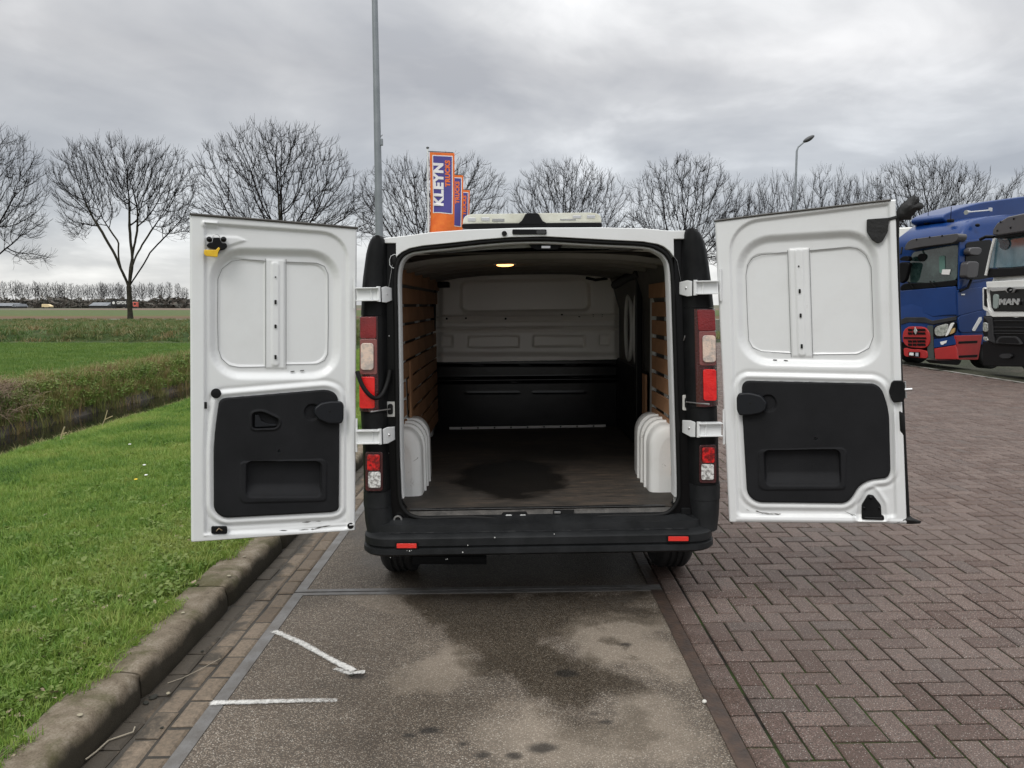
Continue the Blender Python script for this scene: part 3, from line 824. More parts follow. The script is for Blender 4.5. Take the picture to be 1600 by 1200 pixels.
rpx(rect(846, 384, 860, 388), 0, .19, .01, 'striker_loop', M_chrome, van, .001)
# inner header flange (grey, above the opening)
rpx([(636, 399), (660, 394), (710, 388), (750, 383), (800, 379), (850, 378), (900, 380), (945, 383), (1005, 387), (1024, 393), (1000, 392), (940, 389), (850, 386), (780, 389), (700, 395)], 0, .26, .05, 'inner_header', M_whin, van, .002)

# bumper: section swept round the rear
def sweep(sec, path, name, material, parent, smooth=35):
    Vv = []; F = []; n = len(sec); m = len(path)
    for j, p in enumerate(path):
        t = (Vector(path[min(j + 1, m - 1)]) - Vector(path[max(j - 1, 0)])).normalized(); nn = Vector((-t.y, t.x))
        for (d, z) in sec: Vv.append((p[0] + nn.x * d, p[1] + nn.y * d, z))
    for j in range(m - 1):
        for i in range(n - 1): F.append((j * n + i, j * n + i + 1, (j + 1) * n + i + 1, (j + 1) * n + i))
    F.append(tuple(range(n))); F.append(tuple((m - 1) * n + i for i in range(n))[::-1])
    return mk(name, Vv, F, material, parent, smooth=smooth)
HWB = .945
pth = []
for (x, y) in rc([(-HWB, .62), (-HWB, .002), (-.5, .0), (.5, .0), (HWB, .002), (HWB, .62)], [0, .15, .1, .1, .15, 0], 9): pth.append((x, y))
sec = [(.17, .505), (.055, .485), (.050, .448), (.034, .440), (.008, .434), (0, .426), (-.001, .388), (.012, .381), (.012, .377), (-.006, .372), (-.008, .345), (.004, .334), (.05, .325), (.20, .325)]
bumper = sweep(sec, pth, 'bumper', M_bump, van)
for s in ((617.5, 846.5, 653.5, 858.5), (1041.5, 835.5, 1078, 847.5)):
    rf = rpx(rect(*s), 2, -.001, -.003, 'reflector_housing', M_blk, bumper, .001)
    rpx(rect(s[0] + 2.5, s[1] + 2.5, s[2] - 2.5, s[3] - 2.5), 1, -.003, -.006, 'reflector', M_refl, bumper, .001)
# side skirts of bumper rise to the pillar covers
loft([(791.5, 568.5, 611), (816, 570, 614), (836, 574, 616)], 'bumper_corner', M_bump, .003)
loft([(780.5, 1124.5, 1079), (806, 1123, 1082), (828, 1120, 1084)], 'bumper_corner', M_bump, .003, flip=True)
# sill tread with scuffs
M_tread = mat('scuffed_tread', (.006, .0065, .0075), .45, col2=(.040, .040, .040), cscale=18, clo=.52, chi=.78, bump=.3, bscale=90)
MB().add([(-.80, .04, .4455), (.80, .04, .4455), (.80, .152, .487), (-.80, .152, .487)], [(0, 1, 2, 3)]).build('sill_tread', M_tread, van)
MB().box((0, .09, .465), (1.3, .04, .008)).build('tread_rib', M_tread, van, bevel=.003)
M_chip = mat('pale_chip', (.55, .55, .53), .6)
for (a, b, r) in ((640, 861, .004), (636, 860.5, .002), (643, 860, .002), (723, 863, .004), (773, 840, .004), (731, 852, .003), (610, 871, .002), (697, 874, .002), (699, 873.5, .002), (866, 834.5, .003)):
    MB().ellipsoid(V(a, b, -.009 if b > 856 else -.002), (r, .0025, r), 6, 4).build('paint_chip', M_chip, bumper)
# grommets, plug
q = V(628, 812, .146)
q = V(622, 811.5, .134)
def ringy(c, r, r2, name, m, parent, y=-.006):
    pts = [c + Vector((r * math.cos(t * .3927), y, r * math.sin(t * .3927))) for t in range(16)]
    return MB().tube(pts, r2, 6, closed=True).build(name, m, parent, smooth=60)
ringy(q, .020, .006, 'plug_ring', M_chrome, van); MB().ellipsoid(q, (.012, .006, .012)).build('plug', M_rub, van, smooth=60)
rpx(rect(1064, 793, 1079, 809), 2, .15, -.01, 'stop_buffer', M_blk, van, .003)
# latch recesses in sill
rpx([(786, 800), (822, 799), (828, 808), (780, 809)], 1, .168, -.004, 'latch_recess', M_hole, van, .001)
for a in (790, 812): rpx(rect(a, 804, a + 10, 808.5), 2, .162, -.006, 'latch_guide', mat('white_guide', (.75, .75, .74), .5) if a == 790 else bpy.data.materials['white_guide'], van, .002)
rpx(rect(864, 796, 897, 807), 1, .168, -.004, 'latch_recess', M_hole, van, .001)
rpx(rect(887, 804, 896, 807.5), 1, .162, -.006, 'latch_guide', M_chrome, van, .001)
rpx(rect(866, 799, 876, 802), 1, .162, -.006, 'latch_pin', M_chrome, van, .001)
# small grey striker plates and check straps, white wire hook
for sgn, pl, st in ((-1, (602, 627.5, 618, 651), ((610, 639), (596, 641), (579, 643.5))), (1, (1066, 617, 1081.5, 641), ((1072, 628), (1090, 630), (1108, 631.5)))):
    p_ = rpx(rect(*pl), 2, .148, -.008, 'check_strap_plate', M_chrome if 0 else M_whin, van, .002)
    cx_ = (pl[0] + pl[2]) / 2; cy_ = (pl[1] + pl[3]) / 2
    rpx(rect(cx_ - 4, cy_ - 8, cx_ + 4, cy_ + 8), 3, .139, -.006, 'check_strap_slot', M_hole, p_, .001)
    MB().tube([V(st[0][0], st[0][1], .12), V(st[1][0], st[1][1], .05), V(st[2][0], st[2][1], .0)], [.004, .003, .005], 6).build('check_strap', M_chrome, p_, smooth=60)
hook = [V(a, b, .135) for a, b in ((622, 399), (616, 397.5), (611, 400), (608.5, 406), (609, 414), (612, 418), (615.5, 419))]
MB().tube(hook, .0022, 6).build('wire_hook', M_white, van, smooth=60)
MB().ellipsoid(V(616, 407, .14), (.016, .006, .028)).build('grommet', M_rub, van, smooth=60)
# wiring hose to the left door
hose = [V(a, b, y) for a, b, y in ((553, 560, .06), (558, 580, .03), (566, 602, .02), (577, 617, .02), (588, 622.5, .04), (598, 615, .07), (606, 595, .10), (610, 570, .12), (611.5, 545, .14))]
MB().tube(smooth_closed(hose, 3)[3:-6], .0115, 8).build('wiring_hose', M_rub, van, smooth=60)
MB().tube([V(1073, 520, .14), V(1070, 526, .13), V(1068, 532, .14)], .003, 6).build('clip', M_chrome, van)
for a, b in ((608, 525), (599, 560), (607, 708), (608, 755)): MB().ellipsoid(V(a, b, .148), (.004, .003, .004), 6, 4).build('screw', M_chrome, van)

# hinges
M_hinge = M_white
def hinge(x0, x1, xp, y0, y1, s, edge):
    """x0: door end, x1: pivot, xp: far edge of body plate"""
    m = MB(); zt = V(x1, y0, .05).z; zb = V(x1, y1, .05).z; h_ = zt - zb; zc_ = (zt + zb) / 2
    a = V(x0, (y0 + y1) / 2, .045); b = V(x1, (y0 + y1) / 2, .045); p = V(xp, (y0 + y1) / 2, .135)
    sg = 1 if b.x > a.x else -1
    root = m.box(((a.x + b.x) / 2, .046, zc_), (abs(b.x - a.x), .016, h_ * .80)).build('hinge', M_hinge, van, bevel=.003)
    m2 = MB(); m2.box(((a.x + b.x) / 2, .04, zc_ + h_ * .42), (abs(b.x - a.x), .05, .006)); m2.box(((a.x + b.x) / 2, .04, zc_ - h_ * .42), (abs(b.x - a.x), .05, .006))
    m2.build('hinge_flange', M_hinge, root, bevel=.001)
    m3 = MB().tube([(b.x, .038, zc_ - h_ * .52), (b.x, .038, zc_ + h_ * .52)], .0105, 12); m3.build('hinge_pin', M_hinge, root, smooth=40)
    MB().tube([(b.x - sg * .038, .036, zc_ - h_ * .47), (b.x - sg * .038, .036, zc_ + h_ * .47)], .005, 8).build('hinge_rib', M_hinge, root, smooth=40)
    c1 = b.x + sg * .012; c2 = p.x
    v = [Vector((c1, .055, zb - .004)), Vector((c1, .055, zt - .004)), Vector((c1 + sg * .02, .075, zt + .002)), Vector((c2, .142, zt - .006)), Vector((c2, .142, zb + .006)), Vector((c1 + sg * .02, .075, zb - .006))]
    pts = [v[0], v[1], v[2], v[3], v[4], v[5]]
    mm_ = MB().add(pts + [q + Vector((0, .02, 0)) for q in pts], [(0, 1, 2, 5), (5, 2, 3, 4), (6, 11, 8, 7), (11, 10, 9, 8), (1, 7, 8, 2), (2, 8, 9, 3), (0, 5, 11, 6), (5, 4, 10, 11), (0, 6, 7, 1), (3, 9, 10, 4)])
    mm_.build('hinge_plate', M_hinge, root, bevel=.002)
    MB().ellipsoid(((c1 + c2) / 2, .088, zc_), (.008, .006, .008), 10, 6).build('hinge_bolt', M_chrome, root, smooth=60)
    e = V(edge[0], edge[1], .04); e2 = V(edge[0], edge[2], .04)
    MB().tube([e, e2], .006, 8).build('hinge_leaf', M_hinge, root, smooth=40)
hinge(557, 592, 612, 448, 471, 1, (554, 430, 482)); hinge(558, 594, 618, 670, 693, 1, (557, 654, 706))
hinge(1121, 1086, 1062.5, 438, 461, -1, (1126, 420, 470)); hinge(1127, 1091, 1067, 659, 682, -1, (1131, 640, 694))

# ---------------------------------------------------------------- doors
AL = R(21.5)
cA, sA = math.cos(AL), math.sin(AL)
def door_frame(px, side):
    p = V(px, 600, .055); o = Vector((p.x, .055, 0))
    if side < 0: X = Vector((-cA, -sA, 0)); Y = Vector((sA, -cA, 0))
    else: X = Vector((cA, -sA, 0)); Y = Vector((sA, cA, 0))
    M = Matrix.Identity(4)
    for i in range(3): M[i][0] = X[i]; M[i][1] = Y[i]; M[i][2] = (0, 0, 1)[i]; M[i][3] = o[i]
    return M, (1 if side < 0 else -1)
def bump_(x, c, w): return np.exp(-((x - c) / w) ** 2)
class Door:
    def __init__(s, px, side, quad, hfun, nu, nv):
        s.M, s.w = door_frame(px, side); s.F = Frame(MV @ s.M)
        c = [s.p(*q) for q in quad]        # TL TR BR BL in px order starting at hinge top? any order
        U, T = np.meshgrid(np.linspace(0, 1, nu), np.linspace(0, 1, nv))
        c = [np.array(q) for q in c]
        P = ((1 - U)[..., None] * (1 - T)[..., None] * c[0] + U[..., None] * (1 - T)[..., None] * c[1] + U[..., None] * T[..., None] * c[2] + (1 - U)[..., None] * T[..., None] * c[3]).reshape(-1, 3)
        px_, py_ = s.F.px(P); s.P = P
        H = hfun(px_, py_, P, U.ravel(), T.ravel())
        P = P.copy(); P[:, 1] = H * s.w
        ii, jj = np.meshgrid(np.arange(nu - 1), np.arange(nv - 1)); a = (jj * nu + ii).ravel()
        F = np.stack([a, a + 1, a + nu + 1, a + nu], 1)
        e1 = P[1] - P[0]; e2 = P[nu] - P[0]; nn = np.cross(e1, e2)
        if nn[1] * s.w < 0: F = F[:, ::-1]
        # rim and outer skin
        bd = list(range(nu)) + [r * nu + nu - 1 for r in range(1, nv)] + list(range((nv - 1) * nu + nu - 2, (nv - 1) * nu - 1, -1)) + [r * nu for r in range(nv - 2, 0, -1)]
        n0 = len(P); back = P[bd].copy(); back[:, 1] = -.062 * s.w
        cen_ = P.mean(0); bk2 = P.copy(); bk2[:, 1] = -.062 * s.w - s.w * .012 * (1 - (2 * U.ravel() - 1) ** 2)
        m = len(bd); R_ = np.array([[bd[i], bd[(i + 1) % m], n0 + (i + 1) % m, n0 + i] for i in range(m)])
        if nn[1] * s.w >= 0: R_ = R_[:, ::-1]
        n1 = n0 + m
        # coarse outer skin
        ku = np.linspace(0, nu - 1, 12).astype(int); kv = np.linspace(0, nv - 1, 16).astype(int)
        bkv = np.array([bk2[r * nu + q_] for r in kv for q_ in ku]); kk = len(ku)
        B = np.array([[n1 + r * kk + q_, n1 + r * kk + q_ + 1, n1 + (r + 1) * kk + q_ + 1, n1 + (r + 1) * kk + q_] for r in range(len(kv) - 1) for q_ in range(kk - 1)])
        if nn[1] * s.w >= 0: B = B[:, ::-1]
        s.o = npmesh('rear_door', np.concatenate([P, back, bkv]), np.concatenate([F, R_, B]), M_white, van, 50, s.M)
    def p(s, px, py, w=0.0): return s.F.on(px, py, 1, w * s.w)
    def prism(s, poly, r, w, th, name, m, bevel=.002, n=5, parent=None, smooth=None):
        q = [s.p(a, b, w) for a, b in rc(poly, r, n)]
        return MB().prism(q, (0, th * s.w, 0)).build(name, m, parent or s.o, bevel=bevel, smooth=smooth)
    def star(s, poly, hfun, name, m, cen_, rings=64, N=420, base=-.03):
        pl = np.array(poly); d = np.r_[0, np.cumsum(np.hypot(*np.diff(np.vstack([pl, pl[:1]]), axis=0).T))]
        t = np.linspace(0, d[-1], N, endpoint=False); q = np.vstack([pl, pl[:1]])
        ox = np.interp(t, d, q[:, 0]); oy = np.interp(t, d, q[:, 1])
        rr = (1 - (1 - np.linspace(0, 1, rings)) ** 1.25)[1:][::-1]
        # rings from outline inwards
        fr = np.linspace(1, 0.02, rings)
        X = cen_[0] + np.outer(fr, ox - cen_[0]); Y = cen_[1] + np.outer(fr, oy - cen_[1])
        c = [s.p(*z) for z in ((0 + cen_[0] - 100, cen_[1]), (cen_[0] + 100, cen_[1]))]
        # px -> plane, vectorised
        I = np.array(s.F.I); o3 = I[:3, :3] @ np.array([0, 0, CAMH]) + I[:3, 3]
        u = (X.ravel() - CXP) / FPX; v = (CYP - Y.ravel()) / FPX
        D = np.stack([u, CP + v * SP, v * CP - SP], 1) @ I[:3, :3].T
        tt = -o3[1] / D[:, 1]; P = o3 + D * tt[:, None]
        H = hfun(X.ravel(), Y.ravel()); P[:, 1] = H * s.w
        lastc = P[-N:].mean(0)
        low = P[:N].copy(); low[:, 1] = base * s.w
        V_ = np.concatenate([low, P, lastc[None]])
        F = []
        k = np.arange(N); k2 = (k + 1) % N
        for r in range(rings): F.append(np.stack([r * N + k, r * N + k2, (r + 1) * N + k2, (r + 1) * N + k], 1))
        F = np.concatenate(F); c_i = len(V_) - 1
        F = np.concatenate([F, np.stack([rings * N + k, rings * N + k2, np.full(N, c_i), np.full(N, c_i)], 1)[:, [0, 1, 2, 3]]]) if 0 else F
        a = V_[N + k2[0]] - V_[N]; b = V_[2 * N] - V_[N]; nn = np.cross(a, b)
        if nn[1] * s.w < 0: F = F[:, ::-1]
        return npmesh(name, V_, F, m, s.o, 40)

# left door
LQ = [(296.5, 333), (558, 356), (555.5, 829.5), (298.5, 848)]
T_L = rc([(348, 622.5), (512, 608.5), (527.5, 616), (530.5, 660), (529.5, 797), (519, 800.5), (348, 809.5), (334, 797), (333.5, 690), (342, 628)], [8, 12, 10, 5, 14, 8, 14, 8, 30, 8], 6)
R0L = rc([(318, 347), (546, 363.5), (546, 828), (318, 838)], [3, 45, 8, 8], 8)
WL = rc([(324, 383), (536, 388), (535, 596), (324, 596)], [60, 55, 50, 55], 9)
PL1 = rc([(340, 398), (414.5, 408), (414.5, 573), (341, 573)], [34, 0, 0, 34], 8)
PL2 = rc([(447, 409.5), (513, 411.5), (512.5, 569), (447, 569.5)], [0, 26, 26, 0], 8)
POL = [(415, 403), (446.5, 404.5), (446.5, 578), (415, 577)]
def hL(x, y, P, U, T):
    h = -.014 * ss(-sdp(R0L, x, y), 0, 5)
    h -= .026 * ss(-sdp(WL, x, y), 1, 15)
    p1 = sdp(PL1, x, y); p2 = sdp(PL2, x, y)
    h -= .006 * np.maximum(ss(-p1, 0, 1.8), ss(-p2, 0, 1.8))
    po = sdp(POL, x, y); h += .005 * ss(-po, 0, 2.5); h += .006 * ss(-sdp(rc([(424, 407), (438, 408), (438, 574), (424, 574)], 6), x, y), 0, 2.5)
    # bead below the header flange and upper latch pad
    h += .008 * bump_(sdp(rc([(318, 347), (505, 360), (505, 366), (318, 352)], 2), x, y), 0, 2.5) * (x < 340)
    h += .006 * ss(-sdp(rc([(318, 366), (372, 368), (390, 376), (352, 388), (330, 400), (318, 396)], 5), x, y), 0, 4)
    t = sdp(T_L, x, y)
    h += .009 * np.exp(-((t - 7) / 4.0) ** 2) - .004 * np.exp(-((t - 14) / 3.0) ** 2)
    h -= .042 * ss(-t, 1, 4)
    # lower ledge lines
    h += .004 * bump_(y - (838 - (x - 298) * .072), 0, 1.6) * (x > 318)
    h -= .012 * ss(x, 549, 552) * 0 + .014 * (1 - ss(U, .0, .012)) * 0
    h -= .010 * np.maximum(1 - ss(U, 0, .008), ss(U, .992, 1)) + .010 * np.maximum(1 - ss(T, 0, .004), ss(T, .996, 1))
    h += .0012 * np.sin(x * .11 + y * .05) * 0
    return h
DL = Door(556.5, -1, LQ, hL, 176, 300)
M_dent = mat('scuff_dark', (.05, .045, .04), .7)
def hTL(x, y):
    t = -sdp(T_L, x, y); h = .006 * ss(t, 0, 2.2) - .002
    pk = sdp(rc(rect(384, 720, 503, 778), 10), x, y); po = sdp(rc([(374, 720), (505, 716), (512, 722), (511, 784), (380, 787), (373, 780)], 8), x, y)
    h += .005 * ss(-po, 0, 3)
    dep = .036 * (1 - .85 * ss(y, 756, 777))
    h -= dep * ss(-pk, 0, 3)
    hh = sdp(rc([(394, 645), (410, 643), (436, 655), (436, 664), (430, 669), (394, 670)], 5), x, y)
    h += .006 * np.exp(-((hh - 1.5) / 1.8) ** 2); h -= .022 * ss(-hh, 0, 2)
    kk = np.hypot((x - 488), (y - 644) * 1.0) - 13.5
    h -= .012 * ss(-kk, 0, 3)
    return h
DL.star(T_L, hTL, 'door_trim', M_trim, (436, 704), 84, 480)
DL.prism([(398, 648), (404, 648), (408, 658), (420, 662), (431, 662), (431, 665), (398, 667)], 1.5, -.010, .016, 'release_lever', M_knob, .002)
DL.prism([(490, 637), (500, 629), (515, 626), (533, 626.5), (536, 632), (535.5, 655), (532, 661), (512, 661), (497, 655), (489.5, 646)], 3, .002, .034, 'door_knob', M_knob, .009)
q = DL.p(515.5, 643, .036); MB().tube([q, q + Vector((0, .002, 0))], .006, 10).build('screw_cover', M_hole, DL.o)
for (a, b, r) in ((337.5, 614.5, .024), (547.5, 821, .017)):
    q = DL.p(a, b, -.008); MB().tube([q, q + Vector((0, .009, 0)), q + Vector((0, .011, 0))], [r, r, r * .7], 20).build('rubber_plug', M_rub, DL.o, smooth=30)
DL.prism(rect(316, 628, 323.5, 638.5), 1, -.008, .006, 'latch_slot', M_hole, .001)
for (a, b, w_, h2) in ((430.5, 433, 1.2, 1.2), (430.5, 472, 1.7, 3.4), (430.5, 510, 1.7, 3.0), (430.5, 558, 1.7, 3.4)):
    DL.prism(rect(a - w_, b - h2, a + w_, b + h2), 1, -.026, .0022, 'post_slot', M_hole, 0)
for (a, b) in ((457, 580.3), (472, 579)): DL.prism([(a - 3, b - .3), (a + 3, b - 1.0), (a + 3, b + .1), (a - 3, b + .8)], 0, -.0355, .005, 'drain_slot', M_hole, 0)
# upper latch with balls and a yellow tag
M_yel = mat('yellow_plastic', (.80, .52, .02), .45, col2=(.70, .42, .02), cscale=30)
la = DL.prism([(333, 372), (343, 372), (346, 380), (354, 381), (355, 387), (350, 391), (343, 392), (342, 397), (337, 396), (336, 390), (326, 388), (322, 384), (326, 380), (332, 380)], 2, -.012, .035, 'upper_latch', M_gloss, .004)
for a in (327, 349.5): MB().ellipsoid(DL.p(a, 374, .012), (.0135, .016, .0135)).build('latch_ball', M_gloss, DL.o, smooth=60)
ar = [DL.p(338 + 6 * math.cos(t), 373 - 7 * math.sin(t), .006) for t in np.linspace(0, math.pi, 7)]
MB().tube(ar, .0022, 6).build('wire_loop', M_chrome, DL.o, smooth=60)
DL.prism([(319, 390.5), (337, 391), (342, 386), (344, 389), (341, 394), (340, 402), (322, 400.5), (318.5, 397)], 1.5, .022, .014, 'yellow_catch', M_yel, .003)
lb = DL.prism(rect(330, 821.5, 355, 833), 3, -.010, .018, 'lower_latch', M_blk, .003)
MB().tube([DL.p(338, 830, .012), DL.p(342, 825.5, .014), DL.p(347, 829, .012)], .0035, 6).build('latch_fork', mat('greasy_metal', (.20, .15, .10), .35, metal=.8), DL.o, smooth=60)
# rust and dirt smears along the bottom return
M_smear = mat('dark_smear', (.030, .026, .022), .7)
def smears(D, lst, seed):
    m = MB(); r2 = random.Random(seed)
    for (x0, y0, x1, y1, n, wd) in lst:
        for k in range(n):
            t = r2.random(); a = x0 + (x1 - x0) * t + r2.uniform(-2, 2); b = y0 + (y1 - y0) * t + r2.uniform(-wd, wd); l = r2.uniform(1.0, 9); th = r2.uniform(.25, .9)
            sl = (y1 - y0) / (x1 - x0 + 1e-6)
            pts = [(a - l, b - l * sl), (a - l * .3, b - th - l * .3 * sl), (a + l * .4, b - th * .5 + l * .4 * sl), (a + l, b + l * sl), (a + l * .3, b + th + l * .3 * sl)]
            q = [D.p(c1, c2, D_w) for c1, c2 in pts]; o = len(m.v); m.v += [tuple(z) for z in q]; m.f.append(tuple(range(o, o + 5)))
    return m
D_w = -.0045
o = smears(DL, [(475, 816, 498, 814, 4, .5), (440, 829, 490, 827, 5, .8), (490, 826, 515, 820, 5, .8), (410, 833, 430, 832, 2, .5)], 3).build('dirt_smear', M_smear, DL.o); o['kind'] = 'stuff'

# right door
RQ = [(1116.5, 344), (1400, 311), (1418, 819.5), (1139, 816.5)]
T_R = rc([(1165, 595), (1367, 599.5), (1378, 608), (1389, 640), (1391.5, 737), (1386, 747), (1358, 750), (1342, 759), (1330, 779), (1320, 786.5), (1182, 785), (1167, 772), (1159.5, 640), (1159, 602)], [9, 8, 10, 20, 8, 5, 10, 8, 10, 6, 14, 10, 4, 5], 6)
R0R = rc([(1137, 347), (1391, 316), (1402, 810), (1150, 808)], [50, 3, 8, 10], 8)
WR = rc([(1145, 368), (1373, 354), (1384, 578), (1150, 574)], [60, 55, 50, 55], 9)
PR1 = rc([(1165, 396), (1230, 394), (1236, 552.5), (1169, 550)], [26, 0, 0, 26], 8)
PR2 = rc([(1264.5, 391.5), (1361, 382), (1365.5, 554), (1269.5, 554)], [0, 36, 34, 0], 8)
POR = [(1231, 388), (1264.5, 386), (1270, 560), (1236.5, 559)]
def hR(x, y, P, U, T):
    h = -.014 * ss(-sdp(R0R, x, y), 0, 5)
    h -= .026 * ss(-sdp(WR, x, y), 1, 15)
    h -= .006 * np.maximum(ss(-sdp(PR1, x, y), 0, 1.8), ss(-sdp(PR2, x, y), 0, 1.8))
    h += .005 * ss(-sdp(POR, x, y), 0, 2.5); h += .006 * ss(-sdp(rc([(1240, 388), (1256, 387), (1260, 558), (1246, 558)], 6), x, y), 0, 2.5)
    t = sdp(T_R, x, y)
    h += .009 * np.exp(-((t - 7) / 4.0) ** 2) - .004 * np.exp(-((t - 14) / 3.0) ** 2)
    h -= .042 * ss(-t, 1, 4)
    b = sdp(rc([(1357, 764), (1368, 764), (1384, 788), (1386, 812), (1338, 812), (1340, 790)], 5), x, y)
    h += .007 * np.exp(-((b - 2) / 3.0) ** 2)
    h += .004 * bump_(y - (811 + (x - 1140) * .012), 0, 1.6) * (x > 1150)
    h -= .010 * np.maximum(1 - ss(U, 0, .008), ss(U, .992, 1)) + .010 * np.maximum(1 - ss(T, 0, .004), ss(T, .996, 1))
    return h
DR = Door(1118.5, 1, RQ, hR, 186, 300)
def hTR(x, y):
    t = -sdp(T_R, x, y); h = .006 * ss(t, 0, 2.2) - .002
    pk = sdp(rc([(1192, 703), (1313, 701), (1315, 760), (1196, 760)], 10), x, y); po = sdp(rc([(1184, 702), (1318, 698), (1325, 706), (1322, 766), (1192, 767), (1184, 760)], 8), x, y)
    h += .005 * ss(-po, 0, 3)
    h -= .036 * (1 - .85 * ss(y, 738, 759)) * ss(-pk, 0, 3)
    kk = np.hypot((x - 1200), (y - 630)) - 14
    h -= .012 * ss(-kk, 0, 3)
    return h
DR.star(T_R, hTR, 'door_trim', M_trim, (1275, 685), 84, 480)
DR.prism([(1197, 640), (1189, 645), (1172, 648), (1156, 648), (1152, 640), (1151.5, 620), (1155, 613.5), (1172, 612.5), (1190, 617), (1199, 628)], 3, .002, .034, 'door_knob', M_knob, .009)
q = DR.p(1172, 630, .036); MB().tube([q, q + Vector((0, -.002, 0))], .006, 10).build('screw_cover', M_hole, DR.o)
for (a, b, w_, h2) in ((1248, 416, 1.2, 1.2), (1249.5, 455, 1.7, 3.4), (1251, 493, 1.7, 3.2), (1252.7, 541, 1.7, 3.4)):
    DR.prism(rect(a - w_, b - h2, a + w_, b + h2), 1, -.026, .0022, 'post_slot', M_hole, 0)
for (a, b) in ((1211, 562), (1228, 563)): DR.prism([(a - 3, b - .6), (a + 3, b), (a + 3, b + 1.0), (a - 3, b + .4)], 0, -.0355, .005, 'drain_slot', M_hole, 0)
DR.prism([(1392, 598), (1396, 594), (1410, 594), (1413, 600), (1413, 622), (1409, 627), (1395, 628), (1391, 620), (1388.5, 611)], 2, -.008, .03, 'side_latch', M_blk, .004)
MB().tube([DR.p(1408, 609.5, .008), DR.p(1425, 608.5, .0)], .0075, 8).build('latch_bolt', M_chrome, DR.o, smooth=60)
MB().tube([DR.p(1414, 596, -.01), DR.p(1415, 622, -.01)], .005, 8).build('latch_backplate', M_chrome, DR.o)
br = DR.prism([(1356, 772), (1364, 773), (1376, 788), (1377, 804), (1381, 805), (1381, 811), (1346, 809.5), (1346, 788)], 2, -.010, .022, 'lower_latch', M_blk, .003)
for a, b in ((1360.5, 778), (1350, 794), (1374, 794)): MB().ellipsoid(DR.p(a, b, .013), (.008, .005, .008), 10, 6).build('bolt', M_gloss, DR.o, smooth=60)
MB().tube([DR.p(1351, 809, .014), DR.p(1378, 810, .014)], .005, 6).build('latch_fork', M_blk, DR.o)
D_w = -.0045
o = smears(DR, [(1166, 795, 1200, 803, 7, 1.2), (1200, 802, 1222, 803, 5, .8), (1322, 800, 1340, 808, 3, .5), (1235, 811, 1350, 814, 4, .5)], 5).build('dirt_smear', M_smear, DR.o); o['kind'] = 'stuff'
M_gapshade = mat('gap_shade_grey', (.13, .13, .13), .7)  # thin dark tubes drawn in as the shade of the panel gaps
def line(D, pts, r, w, m, name, n=6):
    return MB().tube([D.p(a, b, w) for a, b in pts], r, n).build(name, m, D.o, smooth=60)
M_edge = mat('door_top_edge', (.055, .050, .044), .6)
line(DL, [(296, 334.5), (360, 339.6), (430, 345.2), (500, 351), (559, 356.5)], .0065, .002, M_edge, 'top_edge_strip')
line(DR, [(1115.5, 345.5), (1190, 335.8), (1280, 325.5), (1360, 316), (1392, 312.5)], .0055, .002, M_edge, 'top_edge_strip')
def arc(poly): return poly
line(DL, [(414.5, 407.5), (380, 405.5), (362, 408), (347, 420), (340.5, 436), (340, 500), (341, 545), (346, 560), (358, 571), (375, 574), (414, 573)], .0012, -.0375, M_gapshade, 'gap_shade_line')
line(DL, [(447, 409), (495, 411), (507, 416), (512.5, 428), (513, 500), (512, 553), (507, 563), (496, 568.5), (447, 569.5)], .0012, -.0375, M_gapshade, 'gap_shade_line')
line(DL, [(414.7, 404), (414.7, 575)], .0012, -.033, M_gapshade, 'gap_shade_line'); line(DL, [(447, 405), (447, 577)], .0012, -.033, M_gapshade, 'gap_shade_line')
line(DR, [(1230, 394), (1190, 398), (1176, 403), (1168, 414), (1165.5, 430), (1168, 500), (1170, 532), (1176, 543), (1190, 549), (1236, 552)], .0012, -.0375, M_gapshade, 'gap_shade_line')
line(DR, [(1264.5, 391.5), (1325, 386), (1340, 388.5), (1353, 399), (1361, 417), (1364, 500), (1364.5, 526), (1358, 544), (1340, 553), (1270, 554)], .0012, -.0375, M_gapshade, 'gap_shade_line')
line(DR, [(1230.7, 391), (1236.2, 558)], .0012, -.033, M_gapshade, 'gap_shade_line'); line(DR, [(1264.7, 388), (1270, 559)], .0012, -.033, M_gapshade, 'gap_shade_line')
